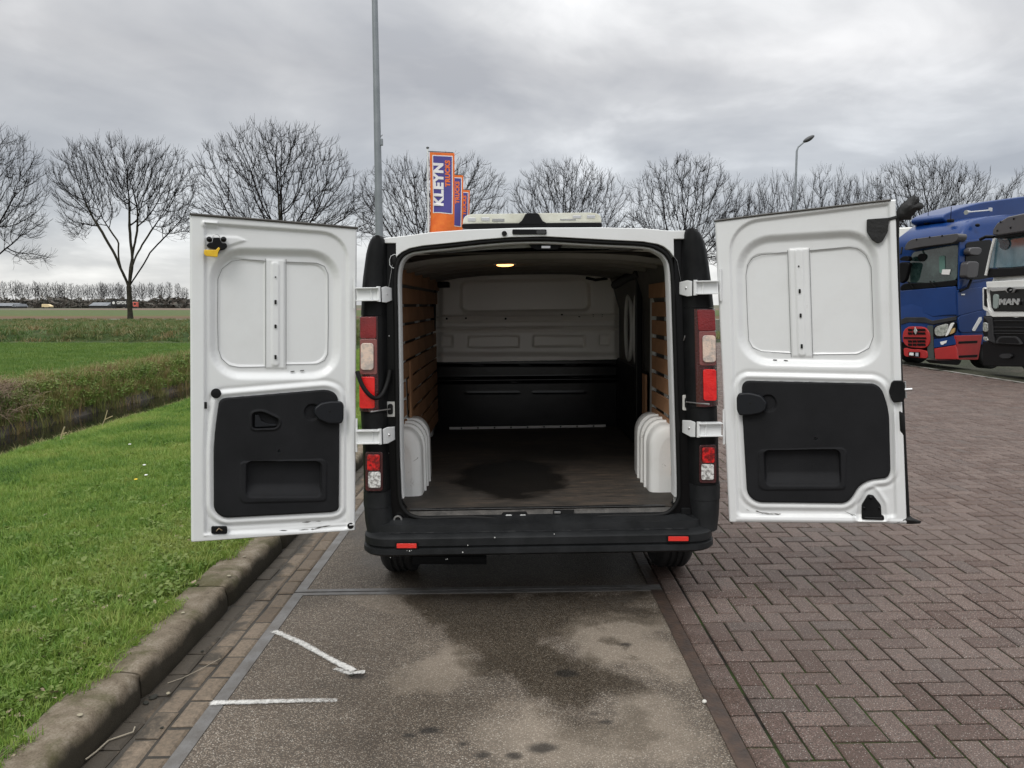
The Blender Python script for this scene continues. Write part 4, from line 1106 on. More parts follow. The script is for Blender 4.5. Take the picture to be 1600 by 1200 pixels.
# rubber strip on the outer edge with loose torn top
M_cloth = mat('torn_rubber', (.007, .007, .007), .7, bump=.5, bscale=40)
MB().tube([DR.p(a, b, -.012) for a, b in ((1402, 342), (1401.5, 380), (1403, 450), (1406, 560), (1410, 640), (1415, 740), (1418.5, 806))], .0095, 8).build('edge_strip', M_rub, DR.o, smooth=60)
MB().tube([DR.p(a, b, -.008) for a, b in ((1405.5, 640), (1409, 650), (1410, 672), (1412, 680))], [.006, .014, .014, .006], 8).build('edge_strip', M_rub, DR.o, smooth=60)
DR.prism([(1354, 343), (1388, 340.5), (1401, 337), (1402, 342), (1388, 345), (1387, 362), (1379, 377), (1372, 381), (1362, 375), (1354, 362)], 2, -.008, .014, 'torn_flap', M_cloth, .003)
def crumple(poly, w0, th, name, seed):
    q = [DR.p(a, b, 0) for a, b in poly]; c = sum(q, Vector()) / len(q); Vv = []; F = []; K = 4
    n = len(q)
    for side in (1, -1):
        for r_ in range(K):
            f = 1 - r_ / K
            for i, p in enumerate(q):
                v = c.lerp(p, f); w = w0 + side * th * (1 - f) ** .6 + .016 * noise.noise(Vector((v.x * 30 + seed, v.z * 30, side))) * (1 - f * .5)
                Vv.append((v.x, w * DR.w, v.z))
        Vv.append((c.x, (w0 + side * th) * DR.w, c.z))
    S = K * n + 1
    for s_ in range(2):
        for r_ in range(K - 1):
            for i in range(n):
                j = (i + 1) % n; F.append((s_ * S + r_ * n + i, s_ * S + r_ * n + j, s_ * S + (r_ + 1) * n + j, s_ * S + (r_ + 1) * n + i))
        for i in range(n): F.append((s_ * S + (K - 1) * n + i, s_ * S + (K - 1) * n + (i + 1) % n, s_ * S + S - 1))
    return mk(name, Vv, F, M_cloth, DR.o, smooth=35)
crumple([(1401, 345), (1399, 338), (1402, 328), (1409, 318), (1416, 313), (1420, 309), (1424, 308), (1429, 302), (1433, 307), (1436, 306), (1438, 312), (1437, 315), (1444, 319), (1445, 322), (1442, 326), (1434, 328), (1430, 333), (1426, 337), (1424, 343), (1412, 343), (1405, 345)], -.02, .03, 'torn_flap', 3)
crumple([(1396, 814), (1397, 810), (1406, 808), (1412, 801), (1417, 799), (1421, 806), (1428, 811), (1440, 815), (1438, 819), (1424, 820), (1410, 819), (1396, 819)], -.01, .014, 'torn_flap', 9)

# ---------------------------------------------------------------- load space
ZF, ZR, XW, YB = .53, 1.93, .84, 3.0
M_wall = mat('shaded_side_panel', (.06, .057, .05), .6, col2=(.10, .095, .085), cscale=3)  # white wall paint coloured dark, its shade behind the slats painted in
M_ceil = mat('shaded_roof_steel', (.045, .043, .038), .6, col2=(.075, .07, .062), cscale=3); M_ceil2 = mat('dull_roof_rib', (.12, .115, .10), .5, col2=(.17, .16, .145), cscale=4)  # white roof steel and ribs coloured dark, load-space shade painted in
ld = MB(); ld.box((0, (YB + .2) / 2, ZF - .02), (2 * XW, YB - .2, .04)); ld.build('cargo_floor', M_floor, van)
sl_ = [V(a, 811, .152) for a in (640, 1045)]
MB().add([(sl_[0].x, .152, sl_[0].z), (sl_[1].x, .152, sl_[1].z), (.755, .202, ZF - .006), (-.755, .202, ZF - .006), (sl_[1].x, .152, sl_[1].z - .08), (sl_[0].x, .152, sl_[0].z - .08)], [(0, 1, 2, 3), (5, 4, 1, 0)]).build('sill_top', mat('dusty_sill', (.028, .026, .024), .6, col2=(.085, .078, .070), cscale=14, bump=.4, bscale=60), van)
# frayed front edge of the floor: aluminium strip
MB().box((0, .215, ZF - .012), (1.42, .03, .03)).build('floor_edge', M_tread, van, bevel=.004)
for sx_ in (-1, 1):
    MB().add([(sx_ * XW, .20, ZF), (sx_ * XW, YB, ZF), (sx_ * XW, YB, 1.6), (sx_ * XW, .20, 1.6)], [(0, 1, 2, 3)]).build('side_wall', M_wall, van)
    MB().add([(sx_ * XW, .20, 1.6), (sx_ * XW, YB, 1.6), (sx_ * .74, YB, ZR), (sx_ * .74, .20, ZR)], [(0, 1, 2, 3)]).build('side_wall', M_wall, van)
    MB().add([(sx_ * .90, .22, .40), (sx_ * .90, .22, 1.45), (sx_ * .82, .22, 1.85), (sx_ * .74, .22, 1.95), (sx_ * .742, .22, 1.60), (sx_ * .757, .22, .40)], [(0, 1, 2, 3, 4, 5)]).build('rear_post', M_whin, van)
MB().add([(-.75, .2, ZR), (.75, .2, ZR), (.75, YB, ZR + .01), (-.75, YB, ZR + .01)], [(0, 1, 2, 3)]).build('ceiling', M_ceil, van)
for k, y in enumerate((.42, .78, 1.18, 1.62, 2.1, 2.6)):
    m = MB(); prof = [(-.06, 0), (-.035, -.028), (.035, -.028), (.06, 0)]
    xs_ = np.linspace(-.76, .76, 9); vs = []
    for x in xs_:
        for (a, b) in prof: vs.append((x, y + a, ZR + b - .05 * (abs(x) / .76) ** 3))
    fs = [(i * 4 + j, i * 4 + j + 1, (i + 1) * 4 + j + 1, (i + 1) * 4 + j) for i in range(8) for j in range(3)]
    mk('roof_rib', vs, fs, M_ceil2, van, smooth=50)
# wall posts
for sx_ in (-1, 1):
    for y in ((.30, .94, 1.75, 2.5) if sx_ < 0 else (.30, .75, 1.24)):
        MB().box((sx_ * (XW - .012), y, 1.2), (.03, .10, 1.30)).build('wall_post', M_whin, van, bevel=.008)
def slat(x, y0, y1, z, h=.088, tilt=0):
    o = MB().box((0, 0, 0), (.014, y1 - y0, h)).build('slat', M_slat, van, bevel=.002)
    o.location = (x, (y0 + y1) / 2, z); o.rotation_euler = (R(tilt), 0, 0); return o
PW = .1165
for k in range(11):
    z = .665 + k * PW
    xx = .80 - .018 * max(0, (z - 1.55)) / .3
    if k < 5: slat(-.805, .24, .86, z, .093, rnd.uniform(-.4, .4)); slat(-.805, 1.02, 2.85, z + .006, .096, rnd.uniform(-.3, .3))
    else: slat(-.805 + .02 * max(0, k - 8), .24, 1.02, z, .098); slat(-.805 + .02 * max(0, k - 8), 1.03, 2.85, z, .098)
    if k < 10: slat(.805 - .02 * max(0, k - 8), .24, 1.14, z + .01, .090, rnd.uniform(-.4, .4))
o = MB().box((0, 0, 0), (.014, .10, .62)).build('slat', M_slat, van, bevel=.002); o.location = (-.795, 1.05, .98); o.rotation_euler = (R(-7), 0, 0)
MB().box((.80, 1.42, .98), (.014, .13, .34)).build('slat', M_slat, van, bevel=.002)
# side door on the right: dark lower lining, pale pressed frames above
MB().box((.825, 2.2, .85), (.02, 1.5, .62)).build('side_door_lining', M_blk, van, bevel=.01)
MB().box((.79, 1.62, 1.35), (.05, .05, 1.1)).build('door_post', M_gloss, van, bevel=.01)
for a, b in ((1.85, .10), (2.25, .16)):
    q = [Vector((.815, a + b * math.cos(t), 1.45 + .26 * math.sin(t))) for t in np.linspace(0, 2 * math.pi, 20, endpoint=False)]
    MB().tube(q, .016, 6, closed=True).build('pressed_frame', M_whin, van, smooth=60)
MB().tube([(.78, 1.5, 1.86), (.76, 2.0, 1.84), (.75, 2.6, 1.80)], .035, 8).build('door_rail', M_blk, van, smooth=60)
MB().box((-.74, 2.75, 1.83), (.16, .14, .05)).build('wiring_cover', M_blk, van, bevel=.01)
MB().tube([(-.79, 2.7, 1.84), (-.80, 2.72, 1.6), (-.81, 2.75, 1.45)], .02, 8).build('wiring', M_rub, van, smooth=60)
MB().tube([(.70, 2.7, 1.86), (.60, 2.72, 1.85), (.52, 2.74, 1.87)], .012, 8).build('wiring', M_rub, van, smooth=60)
# wheel boxes
M_box = NT('scraped_white', .45, .4)
c = M_box.mix(M_box.ramp(M_box.noise(14, 6, .75, 1.0), [(.63, 0), (.69, .85)]), (.80, .80, .78), (.10, .075, .05))
c = M_box.mix(M_box.ramp(M_box.noise(3, 4, .6), [(.4, 0), (.7, .35)]), c, (.50, .48, .44)); M_box.color(c); M_box = M_box.m
for sx_ in (-1, 1):
    rows = []
    ys = [(.505, -.055), (.512, -.018), (.53, -.004), (.55, 0), (.60, 0)]
    for k in range(3): y = .64 + k * .125; ys += [(y, 0), (y + .007, .011), (y + .022, .011), (y + .029, 0)]
    ys += [(1.02, 0), (1.15, -.01), (1.24, -.06), (1.27, -.12)]
    for (y, g) in ys:
        w, h_ = .165 + g, .40 + g
        sec_ = [(XW, 0)] + [(XW - w, 0)] + [(XW - w, h_ * .45)] + [(XW - w + .10 * (1 - math.cos(t)), h_ - .13 + .13 * math.sin(t)) for t in np.linspace(0, math.pi / 2, 9)] + [(XW, h_)]
        if g <= -.05: sec_ = [(XW, 0)] + [(XW - w, 0)] + sec_[2:]
        rows.append([(sx_ * a, y, ZF + b) for a, b in sec_])
    n = len(rows[0]); Vv = sum(rows, []); F = [(j * n + i, j * n + i + 1, (j + 1) * n + i + 1, (j + 1) * n + i) for j in range(len(rows) - 1) for i in range(n - 1)]
    F.append(tuple(range(n))); 
    if sx_ > 0: F = [f[::-1] for f in F]
    mk('wheel_box', Vv, F, M_box, van, smooth=50)
# bulkhead
def bulk(y0, y1, hfun, name, m, nu, nv, y=YB):
    X, Z = np.meshgrid(np.linspace(-.85, .85, nu), np.linspace(y1, y0, nv))
    P = np.stack([X.ravel(), np.full(X.size, y), Z.ravel()], 1); px, py = VF.px(P)
    P[:, 1] = y - hfun(px, py, P)
    ii, jj = np.meshgrid(np.arange(nu - 1), np.arange(nv - 1)); a = (jj * nu + ii).ravel()
    return npmesh(name, P, np.stack([a, a + nu, a + nu + 1, a + 1], 1), m, van, 50)
M_bkw = mat('bulkhead_paint', (.84, .80, .73), .32, spec=.6, col2=(.84, .80, .73), cscale=4, bump=.08, bscale=3)
M_bkb = mat('bulkhead_lining', (.004, .004, .0045), .22, spec=.4, bump=.15, bscale=6)
def hB(x, y, P):
    h = -.045 * ss(-sdp(rc([(718, 437), (922, 434), (924, 487), (718, 490)], 14), x, y), 0, 5)
    for c_, w_, a_ in ((494, 1.6, .022), (501, 1.6, -.018), (512, 1.6, .026), (516, 1.5, -.012)): h += a_ * bump_(y, c_ - (x - 827) * .008, w_)
    for q in ((690, 524, 709, 543), (730, 524, 812, 544), (832, 523, 915, 543), (935, 522, 953, 541)): h -= .03 * ss(-sdp(rc(rect(*q), 3), x, y), 0, 3)
    h += .035 * ss(y, 549, 557)
    h -= .05 * (1 - ss(x, 682, 694)) + .05 * ss(x, 958, 970)
    return h + .02
bulk(V(827, 563, 3).z, ZR + .02, hB, 'bulkhead', M_bkw, 150, 80)
def hBl(x, y, P):
    h = .02 + .008 * bump_(y, 570, 1.2) + .012 * bump_(y, 589.5 - (x - 827) * .01, 1.2) + .014 * bump_(y, 596 - (x - 827) * .01, 1.1)
    h += .004 * bump_(y, 613 - (x - 827) * .005, 1.2) * ((x > 728) & (x < 812) | (x > 832) & (x < 915))
    return h
bulk(ZF, V(827, 563, 3).z - .002, hBl, 'bulkhead_lining', M_bkb, 120, 90)
st = MB().box((0, YB - .05, ZF + .012), (1.42, .012, .022)).build('floor_trim_strip', M_whin, van, bevel=.002)
for x in np.linspace(-.6, .6, 9): MB().ellipsoid((x, YB - .058, ZF + .012), (.008, .004, .008), 8, 5).build('strip_bolt', M_blk, van)
for a, b in ((698, 498), (728, 497), (790, 498), (905, 494), (927, 493), (941, 493), (878, 492)): MB().ellipsoid(V(a, b, YB - .032), (.010, .004, .010), 8, 5).build('grommet', M_hole, van)
# interior lamp, lit
M_lamp = mat('lit_lamp', (.9, .6, .35), .4, emit=(1.0, .42, .13), estr=5.0)
q = V(789, 408, 1.05); q.z = ZR - .012
lm = MB().box(q, (.15, .07, .02)).build('interior_lamp', M_whin, van, bevel=.006)
MB().ellipsoid(q + Vector((0, 0, -.014)), (.055, .022, .010)).build('lamp_lens', M_lamp, lm, smooth=60)

# ---------------------------------------------------------------- light bar on the roof
M_lb = mat('clear_bar_dome', (.80, .79, .72), .12, trans=.45, coat=.5, ior=1.3)
M_lb = mat('milky_bar_dome', (.48, .47, .38), .16, spec=.6, coat=.5, col2=(.62, .62, .54), cscale=7)
YL_ = .42
base_ = MB().prism([V(a, b, YL_) for a, b in rc([(721.5, 350), (741, 349), (921, 347.5), (941, 348), (940.5, 355.5), (925, 356.2), (735, 358), (722, 357.2)], 2.5)], (0, .26, 0)).build('light_bar', M_gloss, van, bevel=.004)
MB().prism([V(a, b, YL_ + .01) for a, b in rc([(723, 350), (724, 341), (729, 336), (738, 334.5), (922, 332), (934, 333.5), (939, 338), (940, 348), (900, 348.5), (760, 349.5)], [1, 4, 4, 3, 3, 4, 4, 1, 0, 0])], (0, .24, 0)).build('bar_dome', M_lb, base_, bevel=.012)
MB().prism([V(a, b, YL_ - .012) for a, b in [(808, 350), (815, 345), (821, 334.5), (824, 332.8), (839, 332.6), (842, 334.5), (848, 345), (856, 349.5)]], (0, .27, 0)).build('bar_bracket', M_gloss, base_, bevel=.003)
for (a, b, c_, d) in ((731, 340, 743, 345.5), (752, 339.5, 765, 345), (769, 341.5, 788, 346), (895, 336.5, 908, 341), (917, 336, 930, 341), (875, 342, 900, 344)):
    MB().prism([V(x, y, YL_ + .006) for x, y in rect(a, b, c_, d)], (0, .02, 0)).build('led_module', M_chrome if a < 760 or a > 890 else M_bulb, base_, bevel=.002)
for x in (730, 930): q = V(x, 357, YL_ + .1); MB().box((q.x, YL_ + .12, 2.01), (.06, .12, .07)).build('bar_foot', M_blk, base_, bevel=.004)

# ---------------------------------------------------------------- outer shell, nose, wheels
secs = []
def section(y, hw, zt, zb, tw, rnd_=.12):
    h = [(-hw, zb), (-hw - .0, zb + .12), (-hw - .02, .95), (-hw + .015, 1.25), (-tw + .015, zt - .30), (-tw + .05, zt - .12), (-tw + .12, zt - .03), (-tw * .5, zt + .008), (0, zt + .014)]
    return [(a, y, b) for a, b in h] + [(-a, y, b) for a, b in h[-2::-1]]
zt0 = 1.985
for (y, hw, zt, zb, tw) in ((.14, .90, zt0, .40, .80), (.24, .925, zt0 + .015, .36, .835), (.5, .935, zt0 + .03, .34, .845), (1.8, .94, zt0 + .035, .32, .85), (3.1, .94, zt0 + .02, .32, .84), (3.45, .94, 1.93, .32, .80), (4.15, .93, 1.36, .32, .76), (4.75, .88, 1.05, .34, .70), (4.95, .74, .85, .38, .6)):
    secs.append(section(y, hw, zt, zb, tw))
n = len(secs[0]); Vv = sum(secs, [])
F = [(j * n + i, (j + 1) * n + i, (j + 1) * n + i + 1, j * n + i + 1) for j in range(len(secs) - 1) for i in range(n - 1)]
F.append(tuple((len(secs) - 1) * n + i for i in range(n)))
mk('body_shell', Vv, F, M_white, van, smooth=40)
MB().box((0, 2.5, .36), (1.5, 4.5, .12)).build('underbody', M_hole, van)
MB().add([(-.76, 3.50, 1.90), (.76, 3.50, 1.90), (.74, 4.13, 1.40), (-.74, 4.13, 1.40)], [(0, 3, 2, 1)]).build('windscreen', M_gloss, van, M=Matrix.Translation((0, .012, .035)))
for sx_ in (-1, 1):
    MB().add([(sx_ * .958, 3.05, 1.28), (sx_ * .958, 3.85, 1.28), (sx_ * .905, 3.45, 1.70), (sx_ * .902, 3.05, 1.72)], [(0, 1, 2, 3)]).build('side_window', M_gloss, van)
    MB().box((sx_ * 1.08, 3.75, 1.3), (.16, .10, .26)).build('door_mirror', M_blk, van, bevel=.03)
M_tyre = mat('tyre_rubber', (.014, .014, .014), .8, bump=.4, bscale=120)
M_rim = mat('steel_rim', (.28, .28, .28), .45, metal=.6)
def wheel(x, y, r, w, parent, s, tread=True, zc=None):
    zc = r if zc is None else zc
    prof = [(-w / 2 + .02, r * .62), (-w / 2, r * .72), (-w / 2, r * .90), (-w / 2 + .02, r * .97), (-w / 2 + .035, r)]
    gx = np.linspace(-w / 2 + .035, w / 2 - .035, 5)
    for k in range(4):
        a, b = gx[k], gx[k + 1]
        prof += [(a + .012, r), (b - .008, r)]
        if k < 3: prof += [(b - .004, r - .009), (b + .006, r - .009)]
    prof += [(w / 2 - .035, r), (w / 2 - .02, r * .97), (w / 2, r * .90), (w / 2, r * .72), (w / 2 - .02, r * .62)]
    N = 40; Vv = []; n = len(prof)
    for k in range(N):
        t = 2 * math.pi * k / N
        for (a, b) in prof: Vv.append((x + a, y + b * math.sin(t), zc + b * math.cos(t)))
    F = [(k * n + i, k * n + i + 1, ((k + 1) % N) * n + i + 1, ((k + 1) % N) * n + i) for k in range(N) for i in range(n - 1)]
    wh = mk('wheel', Vv, F, M_tyre, parent, smooth=35)
    MB().tube([(x - s * w * .1, y, zc), (x + s * w * .36, y, zc)], [r * .63, r * .63], 24).build('rim', M_rim, wh, smooth=40)
    MB().tube([(x + s * w * .3, y, zc), (x + s * w * .45, y, zc)], [r * .2, r * .17], 16).build('hub', M_rim, wh, smooth=40)
    return wh
for sx_ in (-1, 1):
    wheel(sx_ * .832, .78, .335, .215, van, sx_); wheel(sx_ * .832, 4.05, .335, .215, van, sx_)
    MB().prism([(sx_ * .90, .78 + .38 * math.cos(t), .345 + .38 * math.sin(t)) for t in np.linspace(0, math.pi, 16)], (sx_ * .052, 0, 0)).build('wheel_arch', M_hole, van)
    MB().prism([(sx_ * .90, 4.05 + .38 * math.cos(t), .345 + .38 * math.sin(t)) for t in np.linspace(0, math.pi, 16)], (sx_ * .052, 0, 0)).build('wheel_arch', M_hole, van)
MB().tube([V(645, 874, .5), V(760, 874, .5)], .03, 8).build('exhaust', M_hole, van)
# ================================================================ TREES
M_bark = mat('dark_bark', (.022, .020, .015), .9, spec=.2, col2=(.048, .044, .032), cscale=3, bump=.8, bscale=9)
M_twig = mat('twig_bark', (.014, .0125, .012), .9, spec=.1)
def prisms(A, B, ra, rb, n):
    """vectorised tapered segments; arrays (m,3),(m,3),(m,),(m,)"""
    m = len(A); t = B - A; L = np.linalg.norm(t, axis=1, keepdims=True); t = t / np.maximum(L, 1e-6)
    ref = np.where(np.abs(t[:, 2:3]) > .9, np.array([[1., 0, 0]]), np.array([[0, 0, 1.]]))
    u = np.cross(t, ref); u /= np.linalg.norm(u, axis=1, keepdims=True); v = np.cross(t, u)
    th = np.arange(n) * 2 * np.pi / n
    ring = u[:, None, :] * np.cos(th)[None, :, None] + v[:, None, :] * np.sin(th)[None, :, None]
    Va = A[:, None, :] + ring * ra[:, None, None]; Vb = (B + t * np.minimum(rb, .1)[:, None] * .4)[:, None, :] + ring * rb[:, None, None]
    V_ = np.concatenate([Va, Vb], 1).reshape(-1, 3)
    o = (np.arange(m) * 2 * n)[:, None]; k = np.arange(n); k2 = (k + 1) % n
    F = np.stack([o + k, o + k2, o + n + k2, o + n + k], 2).reshape(-1, 4)
    return V_, F[:, ::-1]
def grow(seed, blobs, fork, natt, D=.42, infl=2.6, kill=.62, tip=.016, expo=2.35, lean=0, stems=None, twig=1.0, ntw=2, bias=.04, mn=.0):
    """space colonisation: blobs = [(cx,cy,cz,rx,ry,rz,weight)]"""
    r = np.random.RandomState(seed); W = np.array([b[6] for b in blobs]); W = W / W.sum(); att = []
    for b, w in zip(blobs, W):
        k = int(natt * w); p = r.normal(size=(k, 3)); p /= np.linalg.norm(p, axis=1, keepdims=True)
        rad = r.rand(k) ** (1 / 3.0); att.append(p * rad[:, None] * np.array(b[3:6]) + np.array(b[:3]))
    att = [Vector(a) for a in np.concatenate(att)]
    nodes = [Vector((0, 0, 0))]; par = [-1]
    k = int(fork / D)
    for i in range(k):
        nodes.append(nodes[-1] + Vector((lean * D + r.uniform(-.02, .02), r.uniform(-.02, .02), D))); par.append(len(nodes) - 2)
    if stems:
        base = len(nodes) - 1
        for (dx, dy, dz, steps) in stems:
            p = base; d = Vector((dx, dy, dz)).normalized()
            for q in range(steps):
                d = (d + Vector((r.uniform(-.13, .13), r.uniform(-.13, .13), .035))).normalized()
                nodes.append(nodes[p] + d * D); par.append(p); p = len(nodes) - 1
    last = {}; used = set()
    for it in range(120):
        if not att: break
        kd = KDTree(len(nodes))
        for i, p in enumerate(nodes): kd.insert(p, i)
        kd.balance()
        acc = {}; keep = []
        for a in att:
            co, i, d = kd.find(a)
            if d < kill: continue
            keep.append(a)
            if d < infl * (4 if it < 14 else 1.0): acc.setdefault(i, []).append((a - nodes[i]).normalized())
        att = keep
        if not acc: break
        add = 0
        for i, ds in acc.items():
            d = sum(ds, Vector()); 
            if d.length < 1e-4: continue
            d = d.normalized() + Vector((r.uniform(-.12, .12), r.uniform(-.12, .12), r.uniform(-.08, .08) + bias))
            if par[i] >= 0: d += (nodes[i] - nodes[par[i]]).normalized() * (.55 if i not in used else .1)
            rv = nodes[i] - Vector((0, 0, fork * .9)); d += rv.normalized() * .38
            used.add(i)
            d.normalize(); q = nodes[i] + d * D
            key = (i, round(d.x, 1), round(d.y, 1), round(d.z, 1))
            if key in last: continue
            last[key] = 1
            nodes.append(q); par.append(i); add += 1
        if not add or len(nodes) > 12000: break
    P = np.array([tuple(n) for n in nodes]); par = np.array(par); n = len(P)
    ch = np.zeros(n, int)
    for i in range(1, n): ch[par[i]] += 1
    acc = np.zeros(n)
    for i in range(n - 1, 0, -1):
        if ch[i] == 0: acc[i] = tip ** expo
        acc[par[i]] += acc[i]
    rad = acc ** (1 / expo); rad[0] *= 1.25; 
    if k > 1: rad[1] *= 1.12
    idx = np.arange(1, n); A = P[par[idx]]; B = P[idx]; ra = rad[par[idx]]; rb = rad[idx]
    ra = np.minimum(ra, rb * 1.35 + .01)
    # twigs at thin nodes
    ti = idx[(rad[idx] < tip * 3.2)]; TA = []; TB = []
    for i in ti:
        base_d = P[i] - P[par[i]]; base_d /= np.linalg.norm(base_d) + 1e-9
        for q in range(ntw if ch[i] else ntw + 1):
            rv = P[i] - np.array([0, 0, fork * 1.1]); rv /= np.linalg.norm(rv) + 1e-6; d = base_d * .6 + rv * .6 + r.normal(size=3) * .36 + np.array([0, 0, .22]); d /= np.linalg.norm(d); L = twig * r.uniform(.5, 1.2)
            m_ = P[i] + d * L * .5; d2 = d + r.normal(size=3) * .18 + np.array([0, 0, .18]); d2 /= np.linalg.norm(d2)
            TA += [P[i], m_]; TB += [m_, m_ + d2 * L * .5]
    TA = np.array(TA); TB = np.array(TB)
    thick = rb > .085
    Vt, Ft = prisms(A[thick], B[thick], ra[thick], rb[thick], 9)
    V1, F1 = prisms(A[~thick], B[~thick], ra[~thick], rb[~thick], 4)
    V2, F2 = prisms(TA, TB, np.full(len(TA), tip * 1.0), np.full(len(TA), tip * .60), 3)
    Vc = np.concatenate([V1, V2]); Fc = np.concatenate([F1, F2 + len(V1)])
    return (Vt, Ft), (Vc, Fc), P[:, 2].max(), rad[0]
tree_lib = {}
def make_lib(key, **kw):
    (a, b), (c, d), h, r0 = grow(**kw)
    t = npmesh('trunk', a, b, M_bark, None, 60); cmesh = npmesh('crown', c, d, M_twig, None, None)
    tree_lib[key] = (t.data, cmesh.data, h)
    bpy.data.objects.remove(t); bpy.data.objects.remove(cmesh)
# tree 2 (fully visible, forked low into upright limbs), others: rounder crowns
make_lib('fork', ntw=3, seed=3, blobs=[(-3.6, 0, 13.5, 3.9, 4.2, 4.3, 1), (3.6, 0, 13.2, 4.3, 4.4, 4.4, 1.15), (0, 0, 15, 4.0, 3.5, 3.2, .5), (-5.2, 0, 9.0, 1.5, 2, 1.3, .10), (5.2, 0, 9.3, 1.7, 2, 1.5, .16)], fork=3.6, natt=2800,
         stems=[(-.62, .1, 1, 11), (-.30, -.25, 1, 13), (-.10, .3, 1, 15), (.16, .2, 1, 14), (.40, -.1, 1, 11), (.80, .15, 1, 10)], tip=.0145, expo=2.06)
make_lib('round', ntw=2, seed=8, blobs=[(0, 0, 12.8, 8.2, 7.2, 5.4, 1.2), (-5.5, 0, 9.4, 4.0, 4, 2.6, .3), (5.6, 0, 9.4, 4.3, 4, 2.8, .35), (0, 0, 15.2, 5.5, 5, 2.8, .4)], fork=4.2, natt=2500,
         stems=[(-.75, 0, 1, 8), (-.3, .3, 1, 9), (.15, -.2, 1, 9), (.45, .2, 1, 8), (.95, 0, .9, 7)], tip=.0145, expo=2.1)
make_lib('wide', seed=15, blobs=[(-2.5, 0, 12, 6.5, 6.5, 5.0, 1), (3.5, 0, 12.4, 6.0, 6.5, 4.8, 1), (0, 0, 9, 7.8, 6, 2.6, .4)], fork=4.0, natt=2300,
         stems=[(-.9, 0, .9, 8), (-.25, .3, 1, 8), (.3, -.3, 1, 9), (.8, .2, 1, 8)], tip=.0145, expo=2.12)
make_lib('fan', seed=23, blobs=[(0, 0, 12, 7.2, 7, 5.6, 1.2), (5, 0, 9, 4.3, 4, 3.4, .35), (-5, 0, 8.8, 4, 4, 3.0, .3)], fork=3.4, natt=2200,
         stems=[(-.6, .2, 1, 8), (0, -.3, 1, 8), (.25, .2, 1, 9), (.8, -.1, 1, 8)], tip=.0145, expo=2.25)
make_lib('droop', seed=31, blobs=[(2, 0, 13, 8.0, 7, 5.2, 1.2), (6.5, 0, 8.8, 3.2, 3.4, 1.9, .3), (8.0, 0, 5.9, 2.6, 2, .9, .12)], fork=4.4, natt=2300,
         stems=[(-.5, .2, 1, 9), (.3, -.2, 1, 10), (.8, .2, 1, 9), (1.2, 0, .35, 8)], tip=.0145, expo=2.25, bias=.0)
def tree(key, px, topy, Y, halfw, label, base=0.0, mirror=False, rot=0, mult=1.0):
    tm, cmh, h0 = tree_lib[key]
    p = at(px, 480, Y); zt = at(px, topy, Y).z
    s = (zt - base) / h0 * mult
    o = empty('bare_tree', (p.x, Y, base), (0, 0, rot)); o.scale = ((-s if mirror else s) * halfw, s * halfw, s)
    tag(o, label, 'tree', 'tall bare roadside trees')
    link('trunk', tm, None, o); link('crown', cmh, None, o); return o
tree('droop', -52, 192, 84, .80, 'bare tree at the left edge of the picture, half shown, with a low hanging branch')
make_lib('small', seed=77, blobs=[(0, 0, 12, 6.4, 6, 5.4, 1.1), (4, 0, 9, 3.4, 4, 3, .3), (-4, 0, 9, 3.4, 4, 3, .3)], fork=3.8, natt=1100, stems=[(-.6, .2, 1, 8), (.1, -.3, 1, 9), (.6, .2, 1, 8)], tip=.0165, expo=2.15, kill=.8, twig=1.1)
make_lib('small2', seed=91, blobs=[(-1.5, 0, 12, 5.4, 6, 5.6, 1.1), (4, 0, 10, 3.8, 4, 4, .5)], fork=4.0, natt=1100, stems=[(-.7, .2, 1, 8), (.2, -.3, 1, 9), (.9, .2, 1, 7)], tip=.0165, expo=2.15, kill=.8, twig=1.1)
tree('fork', 203, 218, 86.0, .93, 'bare tree with its whole trunk showing above the field, forked low into upright limbs')
tree('round', 438, 200, 88, .98, 'wide bare tree whose crown rises behind the open left door of the van')
tree('wide', 670, 250, 98, .92, 'bare tree behind the orange flags, its crown crossed by the tall grey mast')
tree('round', 886, 255, 104, .92, 'bare tree with a broad domed crown directly behind the light bar of the van', mirror=True)
tree('fan', 1066, 248, 103, .92, 'bare tree fanning out above the right corner of the van roof')
tree('small2', 1156, 292, 122, .66, 'smaller bare tree just left of the right door, tucked beside the fanned one', mirror=True)
tree('small', 1210, 275, 126, .66, 'slender bare tree immediately left of the distant street lamp')
tree('small2', 1283, 268, 126, .74, 'bare tree immediately right of the distant street lamp', rot=1.2)
tree('small', 1341, 277, 130, .62, 'low bare tree above the right door, just left of the torn black flap', rot=.9)
tree('wide', 1450, 255, 108, .86, 'tall bare tree behind the torn flap and the blue lorry roof', mirror=True, rot=.4)
tree('small2', 1582, 270, 118, .85, 'bare tree at the right edge of the picture above the blue roof', rot=2.2)

